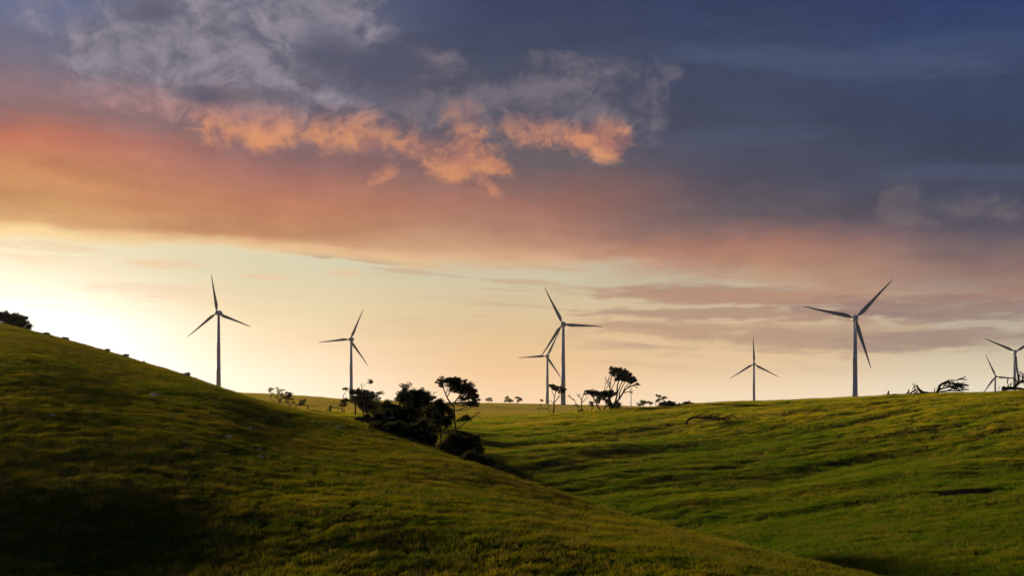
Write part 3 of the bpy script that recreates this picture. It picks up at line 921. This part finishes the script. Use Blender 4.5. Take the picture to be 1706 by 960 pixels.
plant('shrub', 'low shrub trailing downhill at the right end of the clump', 'shrub', (804, 782), 115, [],
      [(784, 764, 17, 10), (800, 770, 16, 10), (815, 773, 12, 9)], group=G1, seed=10, clump=4.0, dens=1.2)
plant('hill_tree', 'dark domed tree on the left ridge, cut by the picture edge', 'tree', (14, 562), 297,
      [[3, (14, 562), (14, 548), (18, 538), (30, 534)], [2, (14, 550), (4, 540), (-6, 532)], [2, (40, 564), (38, 550), (36, 540)]],
      [(8, 528, 19, 8.5), (26, 534, 20, 10), (40, 544, 12, 9), (-10, 529, 18, 10), (-24, 540, 14, 13), (16, 544, 22, 8)], seed=11, dens=1.1, clump=3.8)

# the row on the right crest
plant('umbrella_tree', 'small umbrella-topped tree in front of the central turbine towers', 'tree', (921, 690), 308,
      [[1.9, (920.5, 690), (923, 681), (923, 672), (924, 662), (926, 652)], [0.9, (923, 674), (918, 669), (915, 668)], [1.1, (923, 672), (929, 664), (932, 656)], [0.8, (924, 662), (920, 654), (919, 648)], [0.8, (926, 668), (933, 660), (936, 654)]],
      [(922, 643.5, 7, 3.5), (930, 646.5, 8, 3.6), (938, 651, 5, 3.4), (924, 649, 6, 2.4), (935, 653, 5, 2)], group=G2, seed=12, thick=1.5, clump=2.4)
plant('dead_branch', 'bare arched dead branch beside the small umbrella-topped tree', 'branch', (918, 690), 309,
      [[1.1, (918.5, 690), (915, 684), (909, 681.5), (903, 681), (898, 681.5), (897, 690)]], [], bark='dead', seed=13, twig=[(905, 681, -0.5, 0.5, 6, 1), (912, 682, 0.2, 1, 6, 1), (900, 681, -1, 0.3, 6, 1)])
plant('bare_tree', 'leafless crooked small tree left of the flat-topped tree on the crest', 'tree', (968, 689), 311,
      [[1.5, (970, 689), (969, 676), (969, 667), (973, 657), (975, 652)], [1.2, (966, 688), (963, 678), (959, 671), (956, 666), (951, 664)], [1.0, (969, 672), (976, 665), (981, 660)], [1.2, (984, 688), (987, 679), (988, 670)]],
      [(986, 672, 5, 4), (966, 686, 7, 2)], group=G2, seed=14, thick=1.45, dens=0.7, twig=[(973, 657, 0.2, 1, 8, 2), (956, 667, -0.6, 0.7, 7, 2), (970, 668, -0.6, 1, 9, 2), (963, 678, -1, 0.4, 6, 1)], clump=2.4)
plant('flat_topped_tree', 'flat-topped dark tree on a V-shaped trunk, left of the fan-shaped tree', 'tree', (1003, 689), 311,
      [[2.2, (1003, 689), (999, 682), (995, 676), (991, 667), (986, 660), (980, 655)], [2.0, (1004, 689), (1008, 680), (1011, 672), (1014, 664)], [1.2, (995, 676), (1000, 668), (1002, 660)], [1.0, (1008, 680), (1016, 674)]],
      [(984, 653, 10, 3), (995, 656, 11, 4.5), (1007, 657, 12, 5), (1019, 656, 9, 4.5), (1001, 664, 7, 4), (977, 656, 4, 2), (996, 668, 4, 3)], group=G2, seed=15, thick=1.45, dens=1.15, clump=2.5)
plant('fan_shaped_tree', 'large fan-shaped wind-bent tree with bare limbs and slanting top', 'tree', (1020, 689), 313,
      [[4.2, (1019, 689), (1021, 681), (1024, 674), (1026, 668)], [2, (1021, 680), (1017, 668), (1016, 655), (1017, 640), (1020, 624), (1022, 616)], [2.2, (1025, 671), (1028, 658), (1028, 645), (1031, 632), (1033, 620)], [2.4, (1023, 675), (1031, 666), (1037, 656), (1044, 648), (1056, 642), (1062, 640)],
       [1.6, (1031, 666), (1033, 652), (1040, 640), (1046, 628)], [1.4, (1028, 656), (1034, 642), (1040, 632), (1040, 622)], [1.2, (1037, 656), (1042, 645), (1050, 638), (1054, 633)], [1.2, (1016, 655), (1022, 642), (1027, 630), (1028, 618)], [1.0, (1017, 645), (1014, 632), (1018, 620)], [1.0, (1044, 648), (1052, 640), (1058, 637)]],
      [(1021, 615, 6, 3.6), (1028, 617, 8, 5), (1036, 620, 8, 5.6), (1044, 625, 8, 5.4), (1051, 630.5, 6.5, 4.6), (1057, 635, 4.5, 3.4), (1062.5, 640, 2.8, 2.4), (1034, 626, 12, 4), (1022, 622, 7, 4), (1046, 633, 9, 3.5), (1030, 632, 9, 3), (1040, 628, 10, 4), (1052, 637, 6, 2.5)], group=G2, seed=16, thick=1.45, dens=1.2, clump=2.3,
      twig=[(1016, 660, -0.7, 1, 14, 3), (1017, 648, -0.6, 1, 12, 2), (1050, 645, 1, 0.5, 9, 2), (1040, 655, 1, 0.2, 9, 2)])
plant('shrub', 'dense dark shrub wrapped round the foot of the fan-shaped tree', 'shrub', (1024, 690), 310, [],
      [(1020, 680, 6, 7), (1028, 679, 7, 5), (1016, 672, 4, 5), (1030, 673, 5, 4), (1012, 668, 5, 4)], group=G2, seed=17, clump=2.5)
plant('leaning_tree', 'small thin tree with slanting layered foliage, right of the pole', 'tree', (1093, 684), crest_d(1093) - 1,
      [[1.3, (1093, 684), (1093, 676), (1092, 671), (1096, 665), (1101, 662)], [0.8, (1093, 672), (1098, 669), (1104, 667)]],
      [(1097, 660.5, 5, 1.3), (1105, 663.5, 6, 1.4), (1099, 666, 4, 2), (1095, 669, 3, 1.5)], group=G2, seed=18, clump=2.0)
plant('shrub', 'dark rounded shrub right of the small slanting tree on the crest', 'shrub', (1110, 683), crest_d(1110) - 2, [],
      [(1107, 674, 8, 5.5), (1116, 674, 8, 5), (1101, 679, 5, 4), (1122, 677, 6, 3.5)], group=G2, seed=19, clump=2.4)
plant('shrub', 'low flat-topped shrub at the right end of the crest row', 'shrub', (1145, 680), crest_d(1145) - 2,
      [[0.8, (1145, 681), (1141, 677), (1139, 674)], [0.8, (1145, 681), (1150, 677), (1153, 674)]], [(1136, 675, 9, 2.4), (1146, 672, 9, 2), (1154, 675, 5, 2.4), (1130, 678, 7, 2.5), (1160, 677, 3.5, 1.5)], group=G2, seed=20, clump=2.0, dens=0.8)
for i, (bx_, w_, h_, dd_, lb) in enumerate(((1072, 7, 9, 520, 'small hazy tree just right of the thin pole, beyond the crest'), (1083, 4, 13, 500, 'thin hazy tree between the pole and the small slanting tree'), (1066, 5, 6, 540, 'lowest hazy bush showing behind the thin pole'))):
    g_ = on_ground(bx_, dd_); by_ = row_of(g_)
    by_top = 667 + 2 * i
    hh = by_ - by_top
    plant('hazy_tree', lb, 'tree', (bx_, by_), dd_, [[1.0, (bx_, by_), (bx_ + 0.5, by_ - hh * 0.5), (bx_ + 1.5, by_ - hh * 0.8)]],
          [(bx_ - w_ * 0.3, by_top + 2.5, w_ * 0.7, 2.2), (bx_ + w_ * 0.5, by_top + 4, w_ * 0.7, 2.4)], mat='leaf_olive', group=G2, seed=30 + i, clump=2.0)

# by the fence, left of the clump
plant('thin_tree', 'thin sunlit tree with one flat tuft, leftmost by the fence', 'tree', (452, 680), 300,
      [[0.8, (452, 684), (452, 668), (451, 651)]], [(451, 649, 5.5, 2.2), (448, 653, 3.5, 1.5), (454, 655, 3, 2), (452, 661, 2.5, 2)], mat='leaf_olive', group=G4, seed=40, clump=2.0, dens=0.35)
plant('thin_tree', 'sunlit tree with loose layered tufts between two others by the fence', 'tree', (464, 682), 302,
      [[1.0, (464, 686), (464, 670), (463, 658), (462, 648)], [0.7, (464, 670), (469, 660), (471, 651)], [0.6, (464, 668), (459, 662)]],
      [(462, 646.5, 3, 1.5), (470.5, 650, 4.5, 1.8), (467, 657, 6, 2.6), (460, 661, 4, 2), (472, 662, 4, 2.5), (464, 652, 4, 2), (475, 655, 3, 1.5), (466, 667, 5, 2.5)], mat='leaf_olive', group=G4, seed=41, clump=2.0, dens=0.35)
plant('thin_tree', 'darker round-topped small tree by the end of the fence', 'tree', (481, 682), 296,
      [[1.5, (481, 684), (482, 672), (481, 662), (480, 656)], [1.0, (481, 679), (486, 675), (490, 672)], [0.7, (481, 670), (476, 665)]],
      [(480, 655.5, 4, 2.8), (484, 660, 4, 4), (477, 664, 3, 2.4), (485, 666, 3, 2), (489, 672, 3.5, 1.6), (481, 661, 5, 4.5), (478, 670, 3, 2)], group=G4, seed=42, clump=1.9, dens=0.6)
plant('shrub', 'pale hazy bush on the slope behind the fence rail', 'shrub', (503, 677), 400, [], [(503, 672, 6, 4), (507, 667, 4, 2)], mat='leaf_olive', group=G4, seed=43, clump=2.0)
plant('thin_tree', 'tiny dark sapling beside the middle fence post', 'tree', (549, 690), 292,
      [[1.0, (549, 691), (549, 683), (549.5, 677)]], [(549, 679, 1.6, 2), (551, 682, 1.5, 1.2), (547.5, 683, 1.5, 1.2)], group=G4, seed=44, clump=1.4, twig=[(549, 682, 0.6, 0.8, 4, 1)])

# on the distant rise
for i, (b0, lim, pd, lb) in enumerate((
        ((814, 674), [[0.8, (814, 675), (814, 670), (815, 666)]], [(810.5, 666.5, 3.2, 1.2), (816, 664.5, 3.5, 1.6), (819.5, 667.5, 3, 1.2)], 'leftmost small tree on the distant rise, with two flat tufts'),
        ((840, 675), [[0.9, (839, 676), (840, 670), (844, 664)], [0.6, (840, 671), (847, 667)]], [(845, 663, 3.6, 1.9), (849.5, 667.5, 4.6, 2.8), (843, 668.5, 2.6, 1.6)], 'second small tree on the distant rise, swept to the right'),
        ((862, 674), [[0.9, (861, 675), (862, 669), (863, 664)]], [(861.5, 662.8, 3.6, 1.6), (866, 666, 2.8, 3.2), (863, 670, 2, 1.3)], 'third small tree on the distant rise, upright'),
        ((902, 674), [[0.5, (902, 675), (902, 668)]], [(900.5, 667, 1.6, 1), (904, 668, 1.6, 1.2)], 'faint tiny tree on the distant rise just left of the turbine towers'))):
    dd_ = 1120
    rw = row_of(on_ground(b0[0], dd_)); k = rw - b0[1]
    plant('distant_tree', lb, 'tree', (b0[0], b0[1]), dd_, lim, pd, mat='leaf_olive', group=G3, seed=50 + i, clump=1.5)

# dead and fallen wood
def at_hit(px, py): return hit(px, py)[1]
dF = at_hit(1144, 709)
plant('fallen_tree', 'fallen dead tree lying on the right slope, one stub upright, twigs trailing right', 'dead tree', (1144, 709), dF,
      [[4.6, (1143, 710), (1145, 704), (1148, 699), (1153, 697)], [3.4, (1147, 700), (1158, 697), (1170, 698, 2), (1184, 699, 3), (1198, 700, 4), (1214, 701, 5)], [1.2, (1160, 695), (1168, 699, -2), (1180, 702, -2)]], [], bark='bark', thick=1.1, up=0.8, seed=60,
      twig=[(1160, 694, 1, 0.35, 12, 2), (1170, 695, 1, -0.25, 12, 2), (1180, 696, 1, 0.3, 14, 3), (1190, 697, 1, -0.2, 14, 3), (1200, 698, 1, 0.2, 14, 3), (1165, 697, 0.8, -0.4, 10, 2), (1210, 699, 1, 0.05, 14, 2), (1176, 695, 0.9, 0.4, 9, 2)] + [(1158 + 5 * i, 696 + 0.3 * i, 1, 0.5 * math.sin(i * 2.3), 9, 2) for i in range(10)])
d1 = crest_d(1485) - 3
plant('fallen_log', 'short dark stump with a pointed spike, leftmost of the dead wood on the crest', 'dead tree', (1480, 664), d1,
      [[3.2, (1478, 666), (1479, 661), (1480.5, 654)], [3.0, (1476, 664), (1482, 663), (1490, 661), (1500, 663)], [1.6, (1486, 663), (1491, 660), (1495, 663)]], [], bark='bark', thick=1.8, up=2.5, seed=61, twig=[(1490, 661, 1, 0.3, 5, 1)])
d2 = crest_d(1535) - 2
plant('fallen_tree', 'fallen dead trunk with a curved root spike, in the middle of the crest dead wood', 'dead tree', (1536, 660), d2,
      [[3.6, (1545, 658), (1538, 657), (1533, 653), (1530, 648), (1527.5, 644.5)], [3.0, (1505, 664), (1520, 660), (1534, 658), (1550, 657), (1562, 656)], [1.6, (1514, 661), (1519, 656), (1525, 653)], [1.3, (1522, 659), (1527, 654), (1530, 651)]], [], bark='bark', thick=1.8, up=2.0, seed=62,
      twig=[(1519, 656, 0.6, 0.7, 8, 2), (1525, 653, -0.2, 1, 6, 2), (1514, 660, -0.4, 0.6, 6, 1), (1508, 661, 0.5, 0.8, 7, 2), (1512, 660, 0.8, 0.6, 8, 2), (1498, 662, 0.8, 0.4, 6, 2), (1522, 658, 1, 0.3, 6, 2), (1528, 645, -0.8, -0.6, 6, 1)])
d3 = crest_d(1575) - 1
plant('fallen_tree', 'fallen dead tree with a fan of bare twigs arching over the crest', 'dead tree', (1568, 657), d3,
      [[3.4, (1560, 658), (1564, 651), (1567, 644), (1575, 639), (1584, 635)], [1.8, (1564, 651), (1575, 648), (1588, 646), (1600, 645)], [1.6, (1566, 655), (1580, 653), (1596, 653), (1604, 655)], [1.2, (1560, 657), (1557, 652), (1560, 648)]], [], bark='bark', thick=1.8, up=1.5, seed=63,
      twig=[(1575, 639, 1, 0.5, 14, 3), (1584, 635, 1, -0.2, 13, 3), (1580, 641, 1, 0.1, 14, 3), (1588, 646, 1, 0.2, 13, 3), (1580, 652, 1, 0.25, 13, 3), (1596, 652, 1, 0.2, 8, 2), (1570, 646, 0.9, 0.3, 14, 3), (1592, 646, 1, -0.1, 10, 2)] + [(1568 + 4 * i, 642 + 1.3 * (i % 6), 1, 0.6 * math.sin(i * 1.9), 9, 2) for i in range(9)])
d4 = crest_d(1685)
plant('fallen_tree', 'fallen dead tree with bare twigs, cut by the right picture edge', 'dead tree', (1688, 651), d4,
      [[4.2, (1670, 649), (1680, 647), (1690, 647), (1704, 649), (1720, 651)], [2.6, (1672, 648), (1673, 645), (1670, 644)], [2.4, (1688, 648), (1694, 642), (1700, 638), (1712, 633)], [1.3, (1678, 647), (1680, 641), (1677, 637)]], [], bark='bark', thick=1.8, up=-0.5, seed=64,
      twig=[(1694, 642, 0.3, 1, 13, 3), (1700, 638, 0.6, 1, 12, 3), (1678, 638, -0.2, 1, 5, 2), (1704, 637, 1, 0.4, 12, 3), (1686, 646, -0.6, 0.5, 6, 1), (1698, 640, 0, 1, 14, 3), (1690, 644, 0.2, 1, 12, 3), (1696, 641, -0.4, 1, 9, 2), (1702, 638, 0.1, 1, 10, 3), (1682, 646, 0.1, 0.8, 6, 2)])
d5 = crest_d(1664)
plant('dead_stake', 'thin upright dead stick on the crest near the smallest turbine', 'stick', (1664, 653), d5, [[0.9, (1664, 654), (1663.5, 648), (1664, 642)]], [], bark='dead', up=0.0, seed=65, twig=[(1664, 648, 0.6, 1, 3, 0)])
d6 = at_hit(824, 699)
plant('dead_branch', 'forked dead branch poking up from the grass right of the clump', 'branch', (824, 699), d6,
      [[1.6, (820, 700), (823, 697), (827, 697), (831, 692)], [1.2, (823, 698), (822, 694)]], [], bark='dead', seed=66)
d7 = at_hit(813, 699)
plant('dead_stump', 'short dark stump in the grass between clump and dead branch', 'stump', (813, 699), d7, [[2.4, (813, 700), (813, 697.5), (813.5, 695.5)]], [], bark='dead', seed=67)


# ------------------------------------------------------------------ pole, fence, track
p = on_ground(1051, 316)
pr = empty('power_pole', p); tag(pr, 'thin pale pole standing alone right of the fan-shaped tree', 'pole')
s_ = 316 / F
v, f = lathe([(-0.5, 0.14), (0, 0.13), (37 * s_, 0.085), (37.3 * s_, 0.03)], 10); mesh_obj('mast', v, f, M['steel'], pr, True)
m = MB(); m.box(-0.22, 0.22, -0.07, 0.07, 36.0 * s_ - 0.5, 36.0 * s_ - 0.38); m.build('cross_arm', M['steel'], pr)


def fence(name, pix, label, d0):
    pts = [on_ground(px, d0 + k) for px, k in pix]
    root = empty(name, pts[0]); tag(root, label, 'fence', 'paddock fence sections')
    o = np.array(pts[0]); h = 1.25
    for k, q in enumerate(pts):
        b = MB(); q = np.array(q) - o
        b.tube([q + (0, 0, -0.4), q + (0, 0, h * 0.6), q + (0.02, 0, h + 0.05)], [0.13, 0.12, 0.11], 8)
        b.build('post', M['wood'], root)
    for z, rad in ((h - 0.08, 0.085),):
        for a, c in zip(pts[:-1], pts[1:]):
            b = MB(); a = np.array(a) - o + (0, 0, z); c = np.array(c) - o + (0, 0, z)
            b.tube([a - (c - a) * 0.02, (a + c) / 2 + (0, 0, -0.03), c + (c - a) * 0.02], rad, 7); b.build('rail', M['wood'], root)
    for z in (0.35, 0.7):
        for a, c in zip(pts[:-1], pts[1:]):
            b = MB(); a = np.array(a) - o + (0, 0, z); c = np.array(c) - o + (0, 0, z)
            b.tube([a, c], 0.012, 4); b.build('wire', M['steel'], root)
    return root


fence('paddock_fence', [(493, 0), (513, 0)], 'left pair of wooden fence posts joined by a top rail', 284)
fence('paddock_fence', [(551, 0), (570, 0)], 'right pair of wooden fence posts with rail, beside the broad low tree', 284)
wr = empty('fence_wire', on_ground(513, 284)); tag(wr, 'sagging wires strung between the two pairs of fence posts', 'wire')
a_, c_ = np.array(on_ground(513, 284)), np.array(on_ground(551, 284))
for z in (0.4, 0.75, 1.1):
    b = MB(); b.tube([(0, 0, z), tuple((c_ - a_) / 2 + (0, 0, z - 0.06)), tuple(c_ - a_ + (0, 0, z))], 0.012, 4); b.build('strand', M['steel'], wr)

cl = [(500, 276), (520, 262), (540, 240), (558, 215), (575, 192), (592, 176), (606, 166)]
v, f = [], []
ln = smooth_line([(*at(px, d), 0) for px, d in cl], 8)
for i, q in enumerate(ln):
    t = ln[min(i + 1, len(ln) - 1)] - ln[max(i - 1, 0)]; t /= np.linalg.norm(t); nrm = np.array([t[1], -t[0], 0])
    wv = 1.7 + 0.25 * math.sin(i * 1.7)
    for k in range(5):
        w = q + nrm * wv * (k - 2) / 2
        v.append((w[0], w[1], gz(w[0], w[1]) + (0.05 if 0 < k < 4 else 0.012)))
for i in range(len(ln) - 1):
    for k in range(4):
        a = i * 5 + k; f.append((a, a + 5, a + 6, a + 1))
tag(mesh_obj('dirt_track', v, f, M['track'], smooth=True), 'pale dirt track leading down to the tree clump', kind='structure')


# ------------------------------------------------------------------ rocks on the left slope
def rock_mesh(seed):
    r = random.Random(seed)
    import bmesh
    bm = bmesh.new(); bmesh.ops.create_icosphere(bm, subdivisions=2, radius=1.0)
    cut = [np.array([r.gauss(0, 1), r.gauss(0, 1), r.gauss(0, 0.7)]) for _ in range(9)]
    cut = [c / np.linalg.norm(c) for c in cut]; lim = [r.uniform(0.4, 0.8) for _ in cut]
    for vtx in bm.verts:
        q = np.array(vtx.co)
        for c, l in zip(cut, lim):
            e = np.dot(q, c)
            if e > l: q = q - c * (e - l) * 0.92
        q *= 1 + r.uniform(-0.13, 0.13)
        vtx.co = (q[0], q[1], q[2] * 0.75)
    me = bpy.data.meshes.new('field_rock'); bm.to_mesh(me); bm.free(); me.materials.append(M['rock']); return me


RM = [rock_mesh(k) for k in range(7)]
SK = 'pale rocks scattered over the left slope'
def rock(px, py, w_px, label, k, skyline=False):
    if skyline:
        d = np.linspace(120, 430, 600); x = (px - CX) / F * d; z = ground_z(x, d)
        dd = float(d[np.argmin(YH - z / d * F)]); p_ = (*at(px, dd), gz(*at(px, dd)))
    else: p_ = hit(px, py)
    s = w_px * p_[1] / F * (0.8 if skyline else 0.66)
    o = bpy.data.objects.new('field_rock', RM[k % 7]); col.objects.link(o)
    o.location = (p_[0], p_[1], p_[2] + s * (0.5 if skyline else 0.34)); o.scale = (s, s * 0.8, s * (0.5 + 0.35 * ((k * 37) % 10) / 10)); o.rotation_euler = (0.2 * math.sin(k), 0.2 * math.cos(k * 2.1), k * 1.3)
    tag(o, label, 'rock', SK)


for k, (px, py, w, lb) in enumerate((
        (79, 566, 9, 'squat rock on the left ridge line nearest the domed tree'),
        (109, 575, 10, 'second ridge-line rock downhill from the domed tree'),
        (180, 594, 9, 'ridge-line rock about halfway between domed tree and turbine'),
        (209, 601, 10, 'broad low ridge-line rock beside a slightly smaller one'),
        (240, 609, 7, 'small ridge-line rock left of the tall pointed one'),
        (309, 626, 11, 'tallest rock on the ridge line, left of the turbine tower'),
        (326, 634, 7, 'small rock on the ridge line just below the tallest one'))):
    rock(px, py, w, lb, k, True)
for k, (px, py, w, lb) in enumerate((
        (256, 662, 13, 'largest white rock in the middle of the left slope'),
        (565, 716, 11, 'flat white rock beside the dark clump, below the track'),
        (380, 731, 10, 'pale rock with a dark hollow beside it, middle of the slope'),
        (682, 829, 9, 'pale flat rock low on the slope, right of centre'),
        (434, 765, 9, 'lower of two pale rocks close together on the slope'),
        (431, 753, 9, 'upper of two pale rocks close together on the slope'),
        (308, 741, 9, 'pale flat rock low on the slope below the largest white rock'),
        (416, 717, 9, 'pale rock high on the slope toward the tree clump'),
        (89, 697, 10, 'pale rock on the far left of the slope, half sunk'))):
    rock(px, py, w, lb, k + 3)
r_ = random.Random(12)
n_ = 0
small = [(214, 700), (270, 712), (120, 590), (66, 597), (28, 586), (240, 770), (352, 760), (150, 668), (322, 640), (500, 740), (470, 720), (520, 765), (600, 790), (640, 745), (60, 640), (180, 640), (30, 665), (290, 680), (345, 700)]
while len(small) < 44:
    px = r_.uniform(0, 720); top = np.interp(px, [0, 365, 590, 750], [560, 655, 715, 765]); small.append((px, top + 8 + r_.random() ** 1.5 * 190))
for k, (px, py) in enumerate(small):
    rock(px, py, r_.uniform(2.5, 6.0), 'small pale stone half hidden in the grass of the left slope', k)


# ------------------------------------------------------------------ grass
M['grass'] = grass_material('grass_blades', (0.034, 0.070, 0.005), (0.090, 0.084, 0.008), (0.108, 0.172, 0.003), (0.42, 0.33, 0.008), 0.5)
M['straw'] = grass_material('dry_stalks', (0.08, 0.066, 0.012), (0.13, 0.10, 0.022), (0.25, 0.20, 0.022), (0.34, 0.25, 0.04), 0.45)


def tuft(name, n, rad, h0, h1, w, mat, lean, seed):
    r = np.random.default_rng(seed); v, f = [], []
    for _ in range(n):
        a = r.uniform(0, 2 * math.pi); q = rad * math.sqrt(r.random())
        x, y = q * math.cos(a), q * math.sin(a)
        h = r.uniform(h0, h1) * (1.15 - 0.5 * q / rad)
        t = r.uniform(0, 2 * math.pi); wx, wy = math.cos(t) * w / 2, math.sin(t) * w / 2
        lx, ly = r.normal(0, lean) * h + 0.22 * h, r.normal(0, lean) * h
        i = len(v)
        v += [(x - wx, y - wy, -0.03), (x + wx, y + wy, -0.03), (x + lx * 0.4 + wx * 0.8, y + ly * 0.4 + wy * 0.8, h * 0.6), (x + lx * 0.4 - wx * 0.8, y + ly * 0.4 - wy * 0.8, h * 0.6), (x + lx, y + ly, h)]
        f += [(i, i + 1, i + 2, i + 3), (i + 3, i + 2, i + 4)]
    me = bpy.data.meshes.new(name); me.from_pydata(v, [], f); me.update(); me.materials.append(mat)
    return bpy.data.objects.new(name, me)


def build_grass():
    src = bpy.data.collections.new('grass_sources')          # only feeds the scatter, never linked to the scene
    protos = [tuft('tuft_a', 60, 0.45, 0.10, 0.24, 0.016, M['grass'], 0.35, 1), tuft('tuft_b', 55, 0.34, 0.18, 0.36, 0.016, M['grass'], 0.35, 2),
              tuft('tuft_c', 50, 0.42, 0.12, 0.30, 0.018, M['grass'], 0.45, 3), tuft('tuft_d', 22, 0.36, 0.26, 0.48, 0.012, M['straw'], 0.22, 4)]
    for p in protos: src.objects.link(p)
    pts, scl, rot, idx = [], [], [], []
    for d0, d1, rho, hs, vs in ((12, 45, 11, 0.9, 1.0), (45, 80, 9.0, 1.1, 1.0), (80, 130, 6.0, 1.35, 1.1), (130, 210, 3.2, 1.8, 1.25), (210, 345, 1.7, 2.4, 1.35), (345, 700, 0.22, 4.5, 1.7), (700, 1350, 0.06, 8.0, 2.2)):
        area = R(50) * (d1 * d1 - d0 * d0) / 2
        n = int(area * rho)
        th = rng.uniform(-R(25), R(25), n); d = np.sqrt(rng.uniform(d0 * d0, d1 * d1, n))
        x, y = d * np.sin(th), d * np.cos(th)
        clumpy = fbm(x / 1.6, y / 1.1, 201, 3)
        keep = rng.random(n) < 0.85 + 0.6 * clumpy
        bx, by, hl, hd, dr = BANK[0]
        keep &= ((x - bx) / (hl * 0.8)) ** 2 + ((y - by + 0.3) / 2.1) ** 2 > 1.0
        for q in ln[::3]: keep &= (x - q[0]) ** 2 + (y - q[1]) ** 2 > 1.6 ** 2
        x, y, c = x[keep], y[keep], clumpy[keep]; n = len(x)
        z = ground_z(x, y); e = 0.6
        gx = (ground_z(x + e, y) - z) / e; gy = (ground_z(x, y + e) - z) / e
        pts.append(np.stack([x, y, z], 1))
        k = hs * rng.uniform(0.75, 1.25, n); hgt = vs * (0.72 + 0.32 * np.clip(c + 0.3, 0, 1)) * rng.uniform(0.75, 1.2, n)
        scl.append(np.stack([k, k, hgt], 1))
        rot.append(np.stack([np.arctan(gy), -np.arctan(gx), rng.uniform(-0.9, 0.9, n)], 1))
        dry = fbm(x / 14, y / 14, 55, 3)
        idx.append(np.where(rng.random(n) < 0.10 + 0.22 * np.clip(dry + 0.2, 0, 1) + (0.75 if d0 > 300 else 0), 3, rng.integers(0, 3, n)))
    P_, S_, Ro, I_ = (np.concatenate(q) for q in (pts, scl, rot, idx))
    me = bpy.data.meshes.new('grass'); me.vertices.add(len(P_)); me.vertices.foreach_set('co', P_.astype(np.float32).ravel())
    for nm, ty, key, arr in (('scl', 'FLOAT_VECTOR', 'vector', S_), ('rot', 'FLOAT_VECTOR', 'vector', Ro)):
        me.attributes.new(nm, ty, 'POINT').data.foreach_set(key, arr.astype(np.float32).ravel())
    me.attributes.new('idx', 'INT', 'POINT').data.foreach_set('value', I_.astype(np.int32))
    o = bpy.data.objects.new('grass', me); col.objects.link(o)
    ng = bpy.data.node_groups.new('grass_scatter', 'GeometryNodeTree')
    ng.interface.new_socket('Geometry', in_out='INPUT', socket_type='NodeSocketGeometry')
    ng.interface.new_socket('Geometry', in_out='OUTPUT', socket_type='NodeSocketGeometry')
    N, L = ng.nodes, ng.links
    gi, go = N.new('NodeGroupInput'), N.new('NodeGroupOutput')
    ci = N.new('GeometryNodeCollectionInfo'); ci.inputs['Collection'].default_value = src
    ci.inputs['Separate Children'].default_value = True; ci.inputs['Reset Children'].default_value = True
    ip = N.new('GeometryNodeInstanceOnPoints'); ip.inputs['Pick Instance'].default_value = True
    def attr(nm, ty):
        a = N.new('GeometryNodeInputNamedAttribute'); a.data_type = ty; a.inputs['Name'].default_value = nm; return a.outputs[0]
    L.new(gi.outputs[0], ip.inputs['Points']); L.new(ci.outputs[0], ip.inputs['Instance'])
    L.new(attr('idx', 'INT'), ip.inputs['Instance Index']); L.new(attr('rot', 'FLOAT_VECTOR'), ip.inputs['Rotation']); L.new(attr('scl', 'FLOAT_VECTOR'), ip.inputs['Scale'])
    L.new(ip.outputs[0], go.inputs[0])
    md = o.modifiers.new('scatter', 'NODES'); md.node_group = ng
    tag(o, 'short green and straw-coloured pasture grass covering the hillsides', 'grass', kind='stuff')
    return len(P_)


n_tufts = build_grass()

# ------------------------------------------------------------------ evening haze in the air
def build_haze():
    m = bpy.data.materials.new('haze'); m.use_nodes = True; nt = m.node_tree; nt.nodes.clear()
    out = nt.nodes.new('ShaderNodeOutputMaterial')
    v = nt.nodes.new('ShaderNodeVolumePrincipled')
    v.inputs['Color'].default_value = (0.93, 0.90, 0.86, 1); v.inputs['Density'].default_value = 0.00002; v.inputs['Anisotropy'].default_value = 0.35
    nt.links.new(v.outputs[0], out.inputs['Volume'])
    b = MB(); b.box(-9000, 9000, -9000, 9000, -75, 125)
    o = b.build('haze', m)
    tag(o, 'thin golden evening haze over the valley and far hills', 'haze', kind='stuff')


build_haze()
print('TUFTS', n_tufts, 'REPORT', [q for q in REPORT if abs(q[2] - q[3]) > 3])
